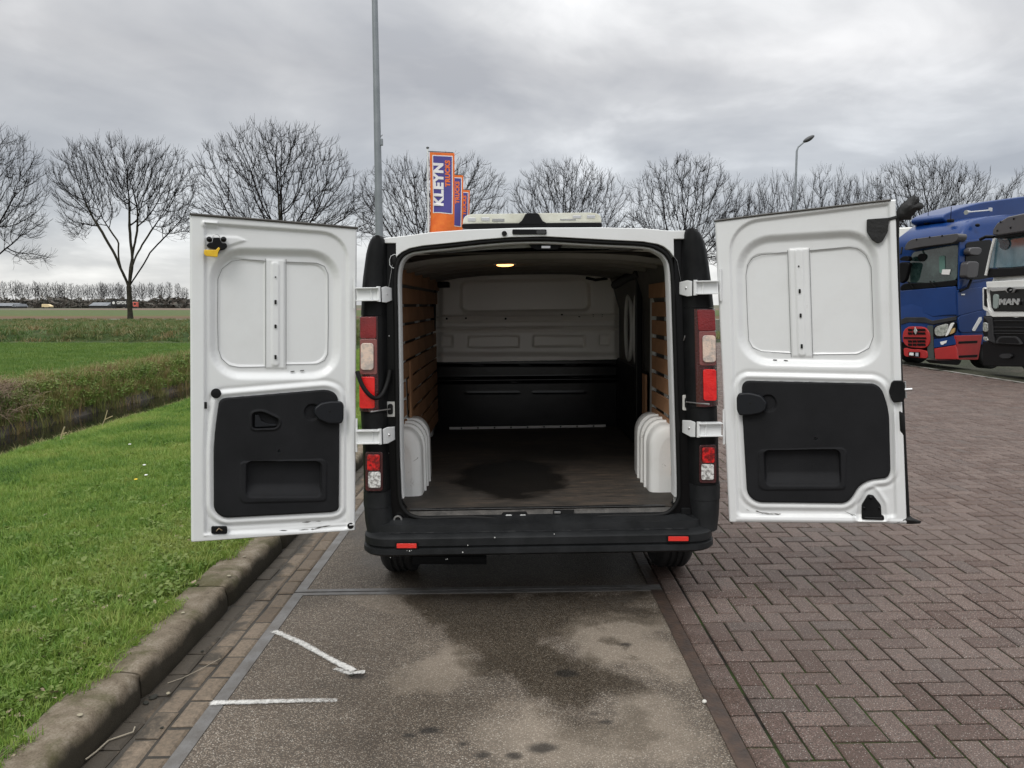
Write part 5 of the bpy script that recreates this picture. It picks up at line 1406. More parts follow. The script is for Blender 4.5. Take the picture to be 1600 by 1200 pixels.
# far row of slim trees across the fields
make_lib('far1', seed=41, blobs=[(0, 0, 12, 3.0, 3, 6.5, 1)], fork=4.5, natt=420, D=.8, infl=5, kill=1.0, tip=.042, expo=2.2, stems=[(0, 0, 1, 9)], twig=1.6, ntw=3)
make_lib('far2', seed=42, blobs=[(-1.5, 0, 12, 2.6, 3, 6, 1), (2, 0, 12, 2.4, 3, 5.5, 1)], fork=3.5, natt=450, D=.8, infl=5, kill=1.0, tip=.042, expo=2.2, stems=[(-.3, 0, 1, 7), (.3, .1, 1, 7)], twig=1.6, ntw=3)
make_lib('far3', seed=43, blobs=[(0, 0, 11, 4.6, 4, 6, 1)], fork=3, natt=520, D=.8, infl=5, kill=1.0, tip=.042, expo=2.2, stems=[(.1, 0, 1, 5)], twig=1.6, ntw=3)
farx = [(-8, 440, 3), (7, 441, 1), (23, 440, 2), (34, 441, 3), (46, 445, 1), (57, 441, 2), (66, 443, 3), (76, 443, 1), (88, 442, 3), (96, 446, 1), (102, 443, 1), (113, 444, 1), (123, 446, 1), (135, 445, 2), (145, 446, 1), (158, 442, 3), (163, 443, 1), (174, 444, 2), (186, 443, 2), (192, 446, 1), (211, 446, 1), (223, 443, 3), (237, 443, 2), (252, 444, 3), (265, 442, 1), (279, 444, 1), (289, 450, 2)]
ORD = 'first second third fourth fifth sixth seventh eighth ninth tenth eleventh twelfth thirteenth fourteenth fifteenth sixteenth seventeenth eighteenth nineteenth twentieth twenty-first twenty-second twenty-third twenty-fourth twenty-fifth twenty-sixth twenty-seventh'.split()
for i, (x, ty, kd_) in enumerate(farx):
    tm, cmh, h0 = tree_lib['far%d' % kd_]; Y = 372 + (i * 37 % 9) * 2
    p = at(x, 478, Y); zt = at(x, ty, Y).z; s = zt / h0
    o = empty('slim_tree', (p.x, Y, 0), (0, 0, i * 1.7)); o.scale = (s * .80, s * .80, s)
    tag(o, ORD[i] + ' slim bare tree from the left in the distant row, ' + ('narrow upright crown', 'double-stemmed crown', 'wide spreading crown')[kd_ - 1], 'tree', 'slim bare trees in the distant row')
    link('trunk', tm, None, o); link('crown', cmh, None, o)
# low scrub under the far row: countless small bushes
M_scrub = mat('scrub_twigs', (.065, .068, .058), .95, col2=(.12, .10, .085), cscale=.4)
V_ = []; F_ = []
for k in range(16000):
    x = nr.uniform(-300, -90); y = nr.uniform(362, 385); zz = nr.rand() * (3.6 + 1.8 * noise.noise(Vector((x * .07, 0, 0))) + 1.3 * noise.noise(Vector((x * .3, 2, 0))))
    s = nr.uniform(.5, 1.3); q = nr.normal(size=(3, 3)) * s * np.array([1, .6, .7]) + np.array([x, y, max(zz, .1)]); q[:, 2] = np.maximum(q[:, 2], 0)
    V_.append(q); F_.append([3 * k, 3 * k + 1, 3 * k + 2])
o = npmesh('distant_scrub', np.concatenate(V_), np.array(F_), M_scrub); o['kind'] = 'stuff'; o['label'] = 'dark low scrub along the horizon under the distant trees'
# far things: farm sheds, lorries
M_slate = mat('grey_roofing', (.13, .14, .155), .7, col2=(.19, .20, .215), cscale=.5)
M_dwall = mat('dark_shed_wall', (.035, .033, .032), .8); M_fb = mat('far_black', (.012, .012, .014), .6); M_fw = mat('far_white', (.75, .75, .73), .7)
M_fy = mat('far_cream', (.72, .58, .34), .6); M_fr = mat('far_red', (.60, .12, .09), .6)
def shed(x0, x1, yt, label, Y=352, ridge_along=True):
    a = at(x0, 479, Y); b = at(x1, 479, Y); zt = at(x0, yt, Y).z; w = b.x - a.x
    s = empty('farm_shed', ((a.x + b.x) / 2, Y, 0)); tag(s, label, 'shed')
    MB().box((0, 4, zt * .22), (w * .98, 8, zt * .44)).build('wall', M_dwall, s)
    m = MB()
    if ridge_along: m.add([(-w / 2, -.4, zt * .44), (w / 2, -.4, zt * .44), (w / 2, 4, zt), (-w / 2, 4, zt), (w / 2, 8.4, zt * .44), (-w / 2, 8.4, zt * .44)], [(0, 1, 2, 3), (3, 2, 4, 5), (1, 4, 2), (0, 3, 5)])
    else: m.add([(-w / 2, -.3, zt * .3), (w / 2, -.3, zt * .3), (0, -.3, zt), (-w / 2, 9, zt * .3), (w / 2, 9, zt * .3), (0, 9, zt)], [(0, 2, 5, 3), (2, 1, 4, 5), (0, 1, 2), (3, 5, 4)])
    m.build('roof', M_slate, s); return s
shed(-20, 24, 473.5, 'long low grey-roofed shed at the far left below the slim trees')
shed(18.5, 25, 474.8, 'small gabled shed end at the right end of the long shed', 349, False)
shed(139, 168, 472.5, 'grey-roofed barn on the horizon between the yellow vehicle and the black billboard', 352)
a = at(72, 479, 345); o = empty('far_vehicle', (a.x, 345, 0)); tag(o, 'pale yellow vehicle far off in the brown field', 'vehicle')
MB().prism([(-2.0, 0, .5), (-2.0, 0, 1.75), (-1.6, 0, 1.9), (.8, 0, 1.8), (2.1, 0, 1.1), (2.2, 0, .5)], (0, 2, 0)).build('body', M_fy, o, bevel=.08)
for x in (-1.3, 1.4): MB().tube([(x, -.05, .35), (x, .2, .35)], .35, 12).build('wheel', M_fb, o)
a = at(187, 479, 340); o = empty('far_lorry', (a.x, 340, 0)); tag(o, 'black articulated trailer with white lettering, far off beside the big tree trunk', 'lorry')
MB().box((0, 1.2, 2.4), (7.8, 2.4, 2.6)).build('trailer_box', M_fb, o, bevel=.05)
MB().box((0, 1.2, .8), (7.2, 1.8, .3)).build('chassis', M_fb, o)
for x in (-3, -2, 2.6): MB().tube([(x, -.02, .5), (x, .3, .5)], .5, 12).build('wheel', M_fb, o)
MB().ellipsoid((-2.6, -.03, 2.45), (.62, .03, .62), 12, 6).build('white_emblem', M_fw, o)
def text(name, s, size, material, parent, M, bold=0.0, extrude=.002, sx=1.0, warp=None, res=3, spacing=1.0, align='CENTER'):
    cu = bpy.data.curves.new(name, 'FONT'); cu.body = s; cu.size = size; cu.offset = bold; cu.extrude = extrude; cu.resolution_u = res
    cu.align_x = align; cu.align_y = 'CENTER'; cu.space_character = spacing
    t = bpy.data.objects.new(name, cu); COL.objects.link(t)
    dg = bpy.context.evaluated_depsgraph_get(); me = bpy.data.meshes.new_from_object(t.evaluated_get(dg)); bpy.data.objects.remove(t)
    if me.materials: me.materials.clear()
    if warp:
        for v in me.vertices: v.co = warp(v.co)
    o = link(name, me, material, parent); o.matrix_local = M; return o
text('lettering', 'GPDS', 1.75, M_fw, o, Matrix.Translation((.85, -.03, 2.45)) @ Matrix.Rotation(R(90), 4, 'X'), .04)
a = at(210.5, 479, 341); o = empty('far_cab', (a.x, 341, 0)); tag(o, 'red lorry cab just to the right of the big tree trunk in the distance', 'lorry')
MB().box((0, 1, 1.7), (1.6, 2, 2.2)).build('cab', M_fr, o, bevel=.15); MB().box((.1, -.03, 2.0), (.9, .05, .8)).build('window', M_fb, o)
for x in (-.5, .5): MB().tube([(x, -.02, .45), (x, .3, .45)], .45, 12).build('wheel', M_fb, o)

# ================================================================ MAST, STREET LAMP, FLAGS
M_galv = mat('galvanised_steel', (.20, .22, .235), .5, metal=.4, col2=(.26, .28, .30), cscale=3)
M_lampb = mat('lamp_grey', (.05, .052, .055), .5)
Ym = 15.5; a = at(592, 330, Ym); mast = empty('lamp_mast', (a.x, Ym, -.02)); tag(mast, 'tall grey lighting mast rising out of the picture behind the left side of the van', 'lamp post')
ztop = 10.5
MB().tube([(0, 0, 0), (0, 0, 1.2), (0, 0, 3.8), (-.01, 0, 8), (-.02, 0, ztop)], [.10, .085, .074, .055, .042], 14).build('pole', M_galv, mast, smooth=40)
MB().tube([(0, 0, 1.2), (0, 0, 1.25)], [.10, .10], 14).build('collar', M_galv, mast)
q = at(595.5, 222, Ym) - Vector((a.x, Ym, -.02))
MB().box((q.x + .01, 0, q.z), (.05, .07, .13)).build('sensor_box', M_galv, mast, bevel=.01)
MB().tube([(q.x - .05, 0, q.z + .06), (q.x + .03, 0, q.z + .14)], .008, 6).build('sensor_arm', M_galv, mast)
MB().tube([(-.02, 0, ztop - .05), (-.1, 0, ztop + .2), (-.9, 0, ztop + .35)], [.04, .035, .03], 10).build('arm', M_galv, mast, smooth=40)
MB().ellipsoid((-1.2, 0, ztop + .36), (.38, .15, .07)).build('lamp_head', M_lampb, mast, smooth=60)
def street_lamp(px, Y, pk, pe, label):
    a = at(px, 330, Y); o = empty('street_lamp', (a.x, Y, 0)); tag(o, label, 'street lamp')
    k = [at(x, y, Y) - Vector((a.x, Y, 0)) for x, y in pk]; e_ = [at(x, y, Y) - Vector((a.x, Y, 0)) for x, y in pe]
    MB().tube([(0, 0, 0), k[0]] + k[1:], [.085, .055] + [.045] * (len(k) - 1), 10).build('pole', M_galv, o, smooth=50)
    d = (e_[1] - e_[0]); c = (e_[0] + e_[1]) / 2; L = d.length / 2; ang = math.atan2(d.z, d.x)
    MB().ellipsoid((0, 0, 0), (L * 1.05, .19, .12), 16, 10).build('lamp_head', M_lampb, o, smooth=60, M=Matrix.Translation(c) @ Matrix.Rotation(-ang, 4, 'Y'))
    MB().ellipsoid((0, 0, -.07), (L * .7, .13, .06), 12, 6).build('lamp_glass', M_gloss, o, smooth=60, M=Matrix.Translation(c) @ Matrix.Rotation(-ang, 4, 'Y'))
street_lamp(1242, 42, [(1245, 236), (1247, 230), (1256, 222)], [(1255, 222), (1272, 212)], 'distant street lamp with a drooping head, above the top edge of the right van door')
# banners
M_or = mat('orange_cloth', (.72, .135, .022), .8, col2=(.80, .19, .03), cscale=3); M_bl = mat('blue_cloth', (.075, .065, .27), .8); M_wc = mat('white_cloth', (.78, .76, .78), .8); M_ot = mat('orange_print', (.78, .17, .04), .8)
M_wpole = mat('white_pole', (.72, .73, .73), .45)
def banner(x, Y, topy, label, seed):
    z1 = at(669, topy, Y).z
    o = empty('flagpole', (x, Y, 0)); tag(o, label, 'flag', 'advertising flags in a row behind the van')
    MB().tube([(0, 0, 0), (0, 0, z1)], [.05, .035], 10).build('pole', M_wpole, o, smooth=50)
    MB().ellipsoid((0, 0, z1 + .03), (.07, .07, .05), 10, 6).build('pole_cap', M_lampb, o, smooth=60)
    MB().tube([(0, 0, z1 - .12), (1.14, .05, z1 - .17)], .02, 6).build('top_arm', M_lampb, o)
    Wd, Hg = 1.10, 3.85; Z0 = z1 - .15
    def wf(a, b, off=0):
        t = b / Hg
        x_ = .09 + a - .05 * t + .06 * t * math.sin(3.1 * t + seed) * (1 - .3 * a)
        y_ = .12 * math.sin(2.1 * t + a * 3.2 + seed) * (.15 + t) + .04 * math.sin(9 * t + 5 * a + seed * 2) * t - off
        return Vector((x_, y_, Z0 - b - .05 * a + .03 * math.sin(5 * a) * t))
    def patch(poly_or_rect, name, m, off, parent):
        a0, b0, a1, b1 = poly_or_rect; n1, n2 = 14, 40
        vs = [wf(a0 + (a1 - a0) * i / n1, b0 + (b1 - b0) * j / n2, off) for j in range(n2 + 1) for i in range(n1 + 1)]
        fs = [(j * (n1 + 1) + i, (j + 1) * (n1 + 1) + i, (j + 1) * (n1 + 1) + i + 1, j * (n1 + 1) + i + 1) for j in range(n2) for i in range(n1)]
        return mk(name, vs, fs, m, parent, smooth=180)
    cl = patch((0, 0, Wd, Hg), 'banner_cloth', M_or, 0, o)
    patch((.11, .12, 1.02, 2.66), 'white_border', M_wc, .008, cl)
    patch((.15, .16, .98, 2.62), 'blue_field', M_bl, .016, cl)
    def warp(cx_, cy_):
        return lambda c: wf(cx_ - c.y, cy_ - c.x, .026 + (c.z * .2))
    # reading upwards: text x runs up the banner, text y runs to the left
    text('lettering', 'KLEYN', .58, M_wc, cl, Matrix.Identity(4), .032, .002, warp=warp(.40, 1.40), spacing=1.12)
    text('lettering', 'TRUCKS', .29, M_ot, cl, Matrix.Identity(4), .016, .002, warp=warp(.80, .90), spacing=1.08)
    return o
fx = at(669, 300, 35).x
banner(fx, 35, 232, 'nearest orange and blue flag on a white pole reading KLEYN TRUCKS', .3)
banner(fx - .02, 41.5, 268, 'middle one of the three orange and blue flags, mostly behind the nearest', 1.5)
banner(fx + .02, 47, 292, 'farthest of the three orange and blue flags, next to the light bar', 2.6)
# ================================================================ LORRIES ON THE RIGHT
M_blue = mat('blue_lorry_paint', (.0045, .030, .135), .3, spec=.3, coat=.1, col2=(.006, .037, .16), cscale=1.2)
M_navy = M_blue
M_lred = mat('red_lorry_paint', (.40, .018, .018), .4, coat=.1, col2=(.34, .015, .015), cscale=3)
M_lgrey = mat('lorry_grey_plastic', (.022, .022, .023), .55, spec=.25, col2=(.034, .034, .035), cscale=5)
M_lgrn = mat('grey_green_plastic', (.045, .055, .050), .55)
M_visor = mat('smoked_visor', (.055, .052, .055), .35)
M_lwh = mat('white_lorry_paint', (.80, .80, .77), .3, coat=.2, col2=(.74, .74, .71), cscale=2)
M_lglass = mat('lorry_windscreen', (.012, .028, .026), .05, spec=.6, coat=.3, col2=(.07, .11, .10), cscale=2.6, clo=.45, chi=.75)
M_lglass2 = mat('blue_windscreen', (.05, .11, .14), .05, spec=.6, coat=.4, col2=(.12, .22, .27), cscale=1.6)
M_lblk = mat('lorry_black', (.004, .004, .0045), .5, spec=.15)
M_head = mat('headlamp_glass', (.62, .62, .60), .12, coat=1, metal=.3, col2=(.20, .20, .20), cscale=14)
M_sil = mat('silver_trim', (.55, .55, .55), .3, metal=.7)
class Lorry:
    """local frame: origin at ground under front right-in-picture corner; x runs back to the left along the front (negative), y runs rearwards"""
    def __init__(s, px, Y, ang, name, label, z0=.13):
        p = at(px, 500, Y)
        e = Vector((math.cos(R(ang)), -math.sin(R(ang)), 0))       # along the front towards picture right
        b = Vector((math.sin(R(ang)), math.cos(R(ang)), 0))        # rearwards
        M = Matrix.Identity(4)
        for i in range(3): M[i][0] = e[i]; M[i][1] = b[i]; M[i][2] = (0, 0, 1)[i]; M[i][3] = (p.x, Y, z0)[i]
        s.M = M; s.F = Frame(M); s.o = empty(name); s.o.matrix_world = M
        s.o.location = M.to_translation(); s.o.rotation_euler = M.to_euler(); tag(s.o, label, 'lorry')
    def f(s, px, py, y=0.0): return s.F.on(px, py, 1, y)
    def sd(s, px, py, x=0.0): return s.F.on(px, py, 0, x)
    def front(s, pts, y, off, name, m, r=0, bevel=.01, parent=None):
        q = [s.f(a, b, y) for a, b in (rc(pts, r, 4) if r else pts)]
        return MB().prism(q, (0, off, 0)).build(name, m, parent or s.o, bevel=bevel)
    def side(s, pts, x, off, name, m, r=0, bevel=.01, parent=None):
        q = [s.sd(a, b, x) for a, b in (rc(pts, r, 4) if r else pts)]
        return MB().prism(q, (off, 0, 0)).build(name, m, parent or s.o, bevel=bevel)
c3 = lambda *L: [(1380 + x / 7.2727, 290 + y / 7.2727) for x, y in L]
c4 = lambda *L: [(1380 + x / 7.2727, 440 + y / 7.2727) for x, y in L]
def cab_shell(o, prof, W, x1, depth, m, name='cab_shell', rad=.14, insl=1.0):
    """prof: list of (z, yfront). x from x1-W to x1; rounded front corners"""
    Vv = []; F = []
    for (z, yf, ins) in prof:
        a, b = x1 - W + ins * insl, x1 - ins * (.5 if insl > 1 else 1)
        ring = [(a, depth), (a, yf + rad)] + [(a + rad * (1 - math.cos(t)), yf + rad * (1 - math.sin(t))) for t in (.5, 1.05)] + [(a + rad, yf)] + [((a + b) / 2, yf - .05)] + [(b - rad, yf)] + [(b - rad * (1 - math.cos(t)), yf + rad * (1 - math.sin(t))) for t in (1.05, .5)] + [(b, yf + rad), (b, depth)]
        Vv += [(x, y, z) for x, y in ring]
    n = 11
    for j in range(len(prof) - 1):
        for i in range(n): F.append((j * n + i, j * n + (i + 1) % n, (j + 1) * n + (i + 1) % n, (j + 1) * n + i))
    F.append(tuple(range(n))[::-1]); F.append(tuple((len(prof) - 1) * n + i for i in range(n)))
    return mk(name, Vv, F, m, o, smooth=50)
# --- blue lorry with red lower front
B = Lorry(1497, 17.6, 68, 'blue_lorry', 'blue lorry cab with red grille and red lower front beside the right door')
W = 2.5
cab_shell(B.o, [(.60, .02, 0), (1.0, 0, 0), (1.45, .0, 0), (1.62, .03, 0), (2.05, .10, .02), (2.55, .13, .035), (2.80, .10, .06), (2.98, .06, .11), (3.12, .10, .19), (3.30, .22, .26), (3.44, .42, .27), (3.54, .85, .30), (3.62, 1.5, .33), (3.66, 2.1, .35)], W, 0.0, 2.35, M_blue, insl=2.6)
MB().box((-W / 2, 1.2, .75), (W * .9, 2.2, .7)).build('chassis', M_lblk, B.o)
# front pieces traced on the front plane
B.front(c4((185, 105), (820, 52), (832, 380), (700, 385), (560, 400), (490, 370), (330, 365), (190, 395)), -.035, .06, 'bonnet_panel', M_navy, bevel=.02)
B.front(c4((200, 430), (250, 405), (465, 405), (550, 445), (820, 395), (820, 440), (560, 490), (480, 470), (290, 465), (200, 490)), -.06, .06, 'grille_brow', M_lgrey, bevel=.015)
gr = B.front(c4((222, 505), (525, 515), (535, 765), (215, 740)), -.07, .09, 'grille', M_lred, 14, .015)
for (x, y) in [(x, y) for y in (550, 590, 680, 718) for x in (300, 352, 404, 452)]:
    B.front(c4((x - 22, y - 14), (x + 20, y - 14), (x + 26, y + 12), (x - 16, y + 12)), -.085, .02, 'grille_slot', M_lblk, 0, 0, gr)
B.front(c4((360, 515), (385, 560), (368, 605), (345, 560)), -.10, .02, 'badge', M_sil, 0, .003, gr)
B.front(c4((236, 630), (480, 632), (488, 652), (232, 648)), -.086, .02, 'grille_split', M_lblk, 0, 0, gr)
B.front(c4((228, 748), (320, 770), (400, 768), (500, 790), (505, 875), (236, 850)), -.07, .07, 'lower_bumper', M_lred, 4, .01)
lpz = B.front(c4((288, 798), (410, 802), (408, 858), (286, 850)), -.10, .03, 'number_plate', M_lblk, 0, .004)
B.front(c4((298, 806), (345, 808), (343, 840), (296, 836)), -.106, .01, 'plate_sticker', M_fw, 0, 0, lpz); B.front(c4((368, 808), (400, 809), (398, 850), (366, 846)), -.106, .01, 'plate_sticker', mat('pale_grey_print', (.4, .42, .46), .6), 0, 0, lpz)
B.front(c4((498, 500), (562, 500), (572, 882), (500, 872)), -.05, .06, 'bumper_pillar', M_lgrn, 0, .01)
hl = B.front(c4((566, 505), (765, 450), (818, 470), (812, 580), (700, 640), (572, 645)), -.055, .08, 'headlight', M_lblk, 6, .01)
B.front(c4((580, 515), (745, 470), (720, 590), (690, 620), (585, 620)), -.07, .03, 'headlamp_glass', M_head, 6, .01, hl)
B.front(c4((765, 470), (810, 465), (735, 610), (700, 625)), -.075, .03, 'daylight_strip', M_lwh, 4, .004, hl)
B.front(c4((775, 545), (812, 520), (806, 580), (750, 605)), -.07, .03, 'indicator', mat('amber_lens', (.45, .30, .12), .2), 2, .003, hl)
B.front(c4((572, 660), (818, 615), (822, 715), (575, 755)), -.045, .05, 'bumper_side', M_navy, 0, .01)
lg = B.front(c4((645, 685), (725, 668), (712, 700), (695, 702), (680, 718), (655, 715)), -.056, .02, 'decal', M_fw, 0, 0)
B.front(c4((575, 762), (822, 722), (846, 885), (590, 882)), -.045, .05, 'bumper_side', M_lred, 0, .015)
# screen and visor
ws = B.front(c3((245, 1100), (330, 755), (855, 668), (838, 1075), (560, 1110)), .02, .25, 'windscreen', M_lglass, 6, .01)
B.front(c3((230, 1112), (560, 1100), (838, 1068), (832, 1142), (190, 1195), (188, 1150)), -.02, .3, 'scuttle', M_lblk, 4, .02)
for (a, b, c_) in (((285, 1095), (330, 1150), (340, 1165)), ((530, 1085), (580, 1135), (600, 1150))):
    MB().tube([B.f(*c3(a)[0], -.04), B.f(*c3(b)[0], -.05), B.f(*c3(c_)[0], -.05)], .014, 6).build('wiper', M_lblk, B.o)
B.front(c3((672, 952), (765, 952), (750, 1012), (662, 1008)), -.0, .01, 'price_sticker', M_fw, 0, 0)
B.front(c3((632, 800), (700, 792), (700, 990), (640, 1000)), .005, .01, 'cab_curtain', mat('green_curtain', (.10, .20, .17), .6), 3, 0, ws)
B.front(c3((388, 800), (420, 770), (495, 780), (492, 830), (445, 870), (395, 845)), .0, .012, 'sun_shade', M_lblk, 8, 0, ws)
B.front(c3((228, 742), (262, 650), (320, 608), (860, 540), (852, 612), (800, 650), (420, 700)), -.26, .28, 'sun_visor', M_visor, 6, .03)
for a in ((378, 612), (527, 585), (668, 570)): MB().ellipsoid(B.f(*c3(a)[0], -.27), (.022, .01, .022), 8, 5).build('visor_screw', M_lblk, B.o)
MB().tube([B.f(*c3((215, 700))[0], -.3), B.f(*c3((200, 780))[0], -.38)], .02, 6).build('mirror_arm', M_lblk, B.o)
B.front(c3((172, 870), (300, 870), (250, 1085), (180, 1120)), -.22, .12, 'side_mirror', M_lblk, 5, .03)
B.front(c3((170, 850), (220, 800), (290, 800), (295, 860)), -.22, .12, 'side_mirror', M_lblk, 5, .02)
# side of the cab
B.side(c3((870, 628), (1240, 600), (1260, 580), (1600, 560), (1600, 1000), (1170, 1075), (975, 1110), (860, 1180)), .01, -.04, 'door', M_navy, 0, .01)
B.side(c3((940, 645), (1240, 610), (1240, 1030), (1150, 1060), (935, 1070)), .025, -.03, 'door_window', M_gloss, 6, .006)
B.side(c3((985, 700), (1135, 700), (1110, 800), (975, 790)), .20, -.16, 'side_mirror', M_visor, 6, .03)
B.side(c3((960, 855), (1100, 862), (1075, 1055), (940, 1055)), .22, -.18, 'side_mirror', M_visor, 6, .03)
MB().tube([B.sd(*c3((1000, 1070))[0], .12), B.sd(*c3((960, 1160))[0], .10), B.sd(*c3((870, 1200))[0], .03)], .03, 8).build('mirror_arm', M_lblk, B.o)
B.side(c4((845, 100), (1130, 60), (1135, 320), (850, 390)), .012, -.04, 'door_lower', M_navy, 0, .01)
B.side(c4((892, 138), (932, 138), (930, 154), (892, 154)), .03, -.02, 'side_lamp', M_fw, 0, .003)
B.side(c4((850, 395), (1130, 325), (1180, 570), (865, 580)), .014, -.04, 'wing_panel', M_navy, 6, .01)
B.side(c4((1015, 548), (1095, 408), (1118, 402), (1122, 430), (1045, 560), (1020, 562)), .03, -.02, 'chequer_decal', M_fw, 0, 0)
B.side(c4((830, 615), (1130, 605), (1080, 890), (845, 888)), .022, -.06, 'step_panel', M_lred, 0, .01)
for (a, b) in ((680, 705), (840, 865)): B.side(c4((860, a), (1075, a - 10), (1070, b - 8), (860, b)), .032, -.04, 'step', M_lblk, 0, .004)
B.side(c4((600, 895), (900, 890), (860, 950), (650, 935)), .0, -.3, 'mud_flap', M_lblk, 3, .01)
wheel(-.25, 1.35, .50, .32, B.o, 1); wheel(-2.25, 1.35, .50, .32, B.o, -1)
# roof: deflector, horns, lamps
B.side(c3((665, 380), (700, 320), (860, 255), (1100, 190), (1600, 120), (1750, 110), (1750, 380), (1300, 380), (1000, 420), (760, 440)), -.80, -.9, 'roof_deflector', M_blue, 10, .08)
hn_ = [B.f(*c3((935, 300))[0], .3), B.f(*c3((1215, 285))[0], .9)]
MB().tube([B.sd(*c3((940, 305))[0], -.35), B.sd(*c3((1000, 300))[0], -.35), B.sd(*c3((1215, 280))[0], -.35)], [.055, .02, .02], 10).build('air_horn', M_sil, B.o, smooth=50)
MB().box(B.sd(*c3((1218, 275))[0], -.35), (.06, .07, .09)).build('horn_mount', M_sil, B.o, bevel=.01)
for a in ((505, 420), (765, 400)):
    p = B.sd(*c3(a)[0], -.5 if a[0] > 600 else -1.3); MB().box(p, (.12, .12, .08)).build('roof_lamp', M_lblk, B.o, bevel=.02)
    MB().tube([p, p + Vector((0, 0, .32))], .008, 5).build('aerial', M_lblk, B.o)
MB().ellipsoid(B.sd(*c3((1072, 450))[0], -.02), (.04, .07, .04), 10, 6).build('marker_lamp', M_lblk, B.o, smooth=60)

# --- white lorry
Wt = Lorry(1536, 16.6, 93, 'white_lorry', 'white lorry with a black MAN grille at the right edge of the picture')
# here the traced corner is the far end of the front: x runs positive towards the picture's right
cab_shell(Wt.o, [(.95, .02, 0), (1.05, 0, 0), (1.5, .0, 0), (1.95, .05, .02), (2.45, .20, .05), (2.62, .24, .06), (2.8, .34, .08), (2.98, .55, .12)], 2.5, 2.5, 2.3, M_lwh)
MB().box((1.25, 1.2, .7), (2.3, 2.2, .8)).build('chassis', M_lblk, Wt.o)
m3 = lambda *L: [(1520 + x / 10, 320 + y / 10) for x, y in L]
m4 = lambda *L: [(1520 + x / 7.5, 440 + y / 7.5) for x, y in L]
ws2 = Wt.front(m3((255, 990), (345, 530), (420, 500), (1400, 330), (1500, 900), (600, 980)), -.01, .3, 'windscreen', M_lglass2, 0, .01)
Wt.front(m3((255, 995), (600, 985), (1500, 905), (1500, 1060), (215, 1140), (225, 1060)), -.05, .3, 'scuttle', M_lblk, 0, .02)
Wt.front(m3((365, 530), (420, 520), (470, 560), (550, 535), (580, 610), (550, 680), (480, 710), (410, 660), (425, 590)), -.03, .02, 'sun_shade', mat('dark_shade', (.012, .03, .045), .2), 3, 0, ws2)
Wt.front(m3((650, 880), (660, 780), (700, 760), (740, 790), (745, 870)), -.025, .02, 'reflected_shape', M_lblk, 2, 0, ws2) if 0 else None
Wt.front(m3((300, 470), (310, 380), (375, 285), (540, 185), (800, 130), (1500, 60), (1500, 330), (800, 420), (400, 480)), -.28, .3, 'sun_visor', M_visor, 0, .03)
Wt.front(m3((300, 480), (800, 425), (1500, 335), (1500, 390), (800, 465), (400, 530), (340, 520)), -.2, .2, 'visor_shadow_panel', M_lblk, 0, .01)
for a in ((430, 268), (635, 217), (380, 405), (585, 357)): MB().ellipsoid(Wt.f(*m3(a)[0], -.29), (.022, .01, .022), 8, 5).build('visor_screw', M_lblk, Wt.o)
MB().tube([Wt.f(*m3((330, 500))[0], -.2), Wt.f(*m3((200, 500))[0], -.3), Wt.f(*m3((120, 540))[0], -.3)], .035, 8).build('mirror_arm', M_lblk, Wt.o)
MB().tube([Wt.f(*m3((340, 510))[0], -.05), Wt.f(*m3((270, 800))[0], -.07), Wt.f(*m3((205, 1100))[0], -.09)], .028, 8).build('screen_pillar', M_lwh, Wt.o, smooth=50)
Wt.front(m4((150, 0), (700, -30), (700, 60), (160, 78)), -.06, .12, 'front_panel', M_lwh, 0, .02)
g2 = Wt.front(m4((195, 95), (330, 75), (700, 60), (700, 350), (245, 350), (215, 300)), -.075, .1, 'grille', M_gloss, 0, .01)
Wt.front(m4((190, 78), (700, 55), (700, 85), (500, 90), (470, 130), (405, 130), (380, 105), (230, 115), (195, 100)), -.10, .05, 'grille_trim', M_sil, 0, .006, g2)
MB().tube([Wt.f(*m4((433, 98))[0], -.12), Wt.f(*m4((433, 98))[0], -.14)], .055, 14).build('badge', M_lblk, g2)
Wt.front(m4((425, 112), (430, 95), (455, 85), (448, 105)), -.145, .01, 'badge_emblem', M_sil, 0, 0, g2)
Wt.front(m4((238, 145), (295, 148), (292, 318), (234, 315)), -.10, .03, 'grille_step', mat('pale_step', (.25, .30, .28), .4), 5, .004, g2)
q1, q2 = Wt.f(*m4((312, 240))[0], -.10), Wt.f(*m4((545, 240))[0], -.10)
hz_ = abs((Wt.f(*m4((430, 204))[0], -.10) - Wt.f(*m4((430, 276))[0], -.10)).z)
t_ = text('lettering', 'MAN', hz_ * 1.30, M_sil, g2, Matrix.Identity(4), .008, .012, spacing=1.05)
wx = max(v.co.x for v in t_.data.vertices) - min(v.co.x for v in t_.data.vertices)
t_.matrix_local = Matrix.Translation((q1 + q2) / 2) @ Matrix.Rotation(R(90), 4, 'X') @ Matrix.Scale(abs(q2.x - q1.x) / wx, 4, (1, 0, 0))
Wt.front(m4((110, 70), (145, 65), (155, 150), (195, 345), (700, 350), (700, 412), (210, 415), (180, 350), (115, 335)), -.06, .10, 'lower_surround', M_lwh, 4, .015)
Wt.front(m4((128, 85), (145, 85), (165, 300), (130, 280)), -.075, .03, 'air_slot', M_lblk, 0, .004)
Wt.front(m4((120, 400), (700, 415), (700, 760), (250, 740), (150, 700), (110, 600)), -.05, .12, 'bumper', M_lblk, 0, .02)
Wt.front(m4((120, 410), (215, 420), (250, 720), (170, 690), (180, 480)), -.08, .05, 'bumper_corner', M_lgrey, 0, .01)
Wt.front(m4((115, 475), (165, 480), (180, 590), (115, 590)), -.09, .06, 'headlight', M_head, 5, .01)
Wt.front(m4((118, 640), (165, 650), (185, 700), (120, 690)), -.09, .06, 'fog_light', M_head, 5, .01)
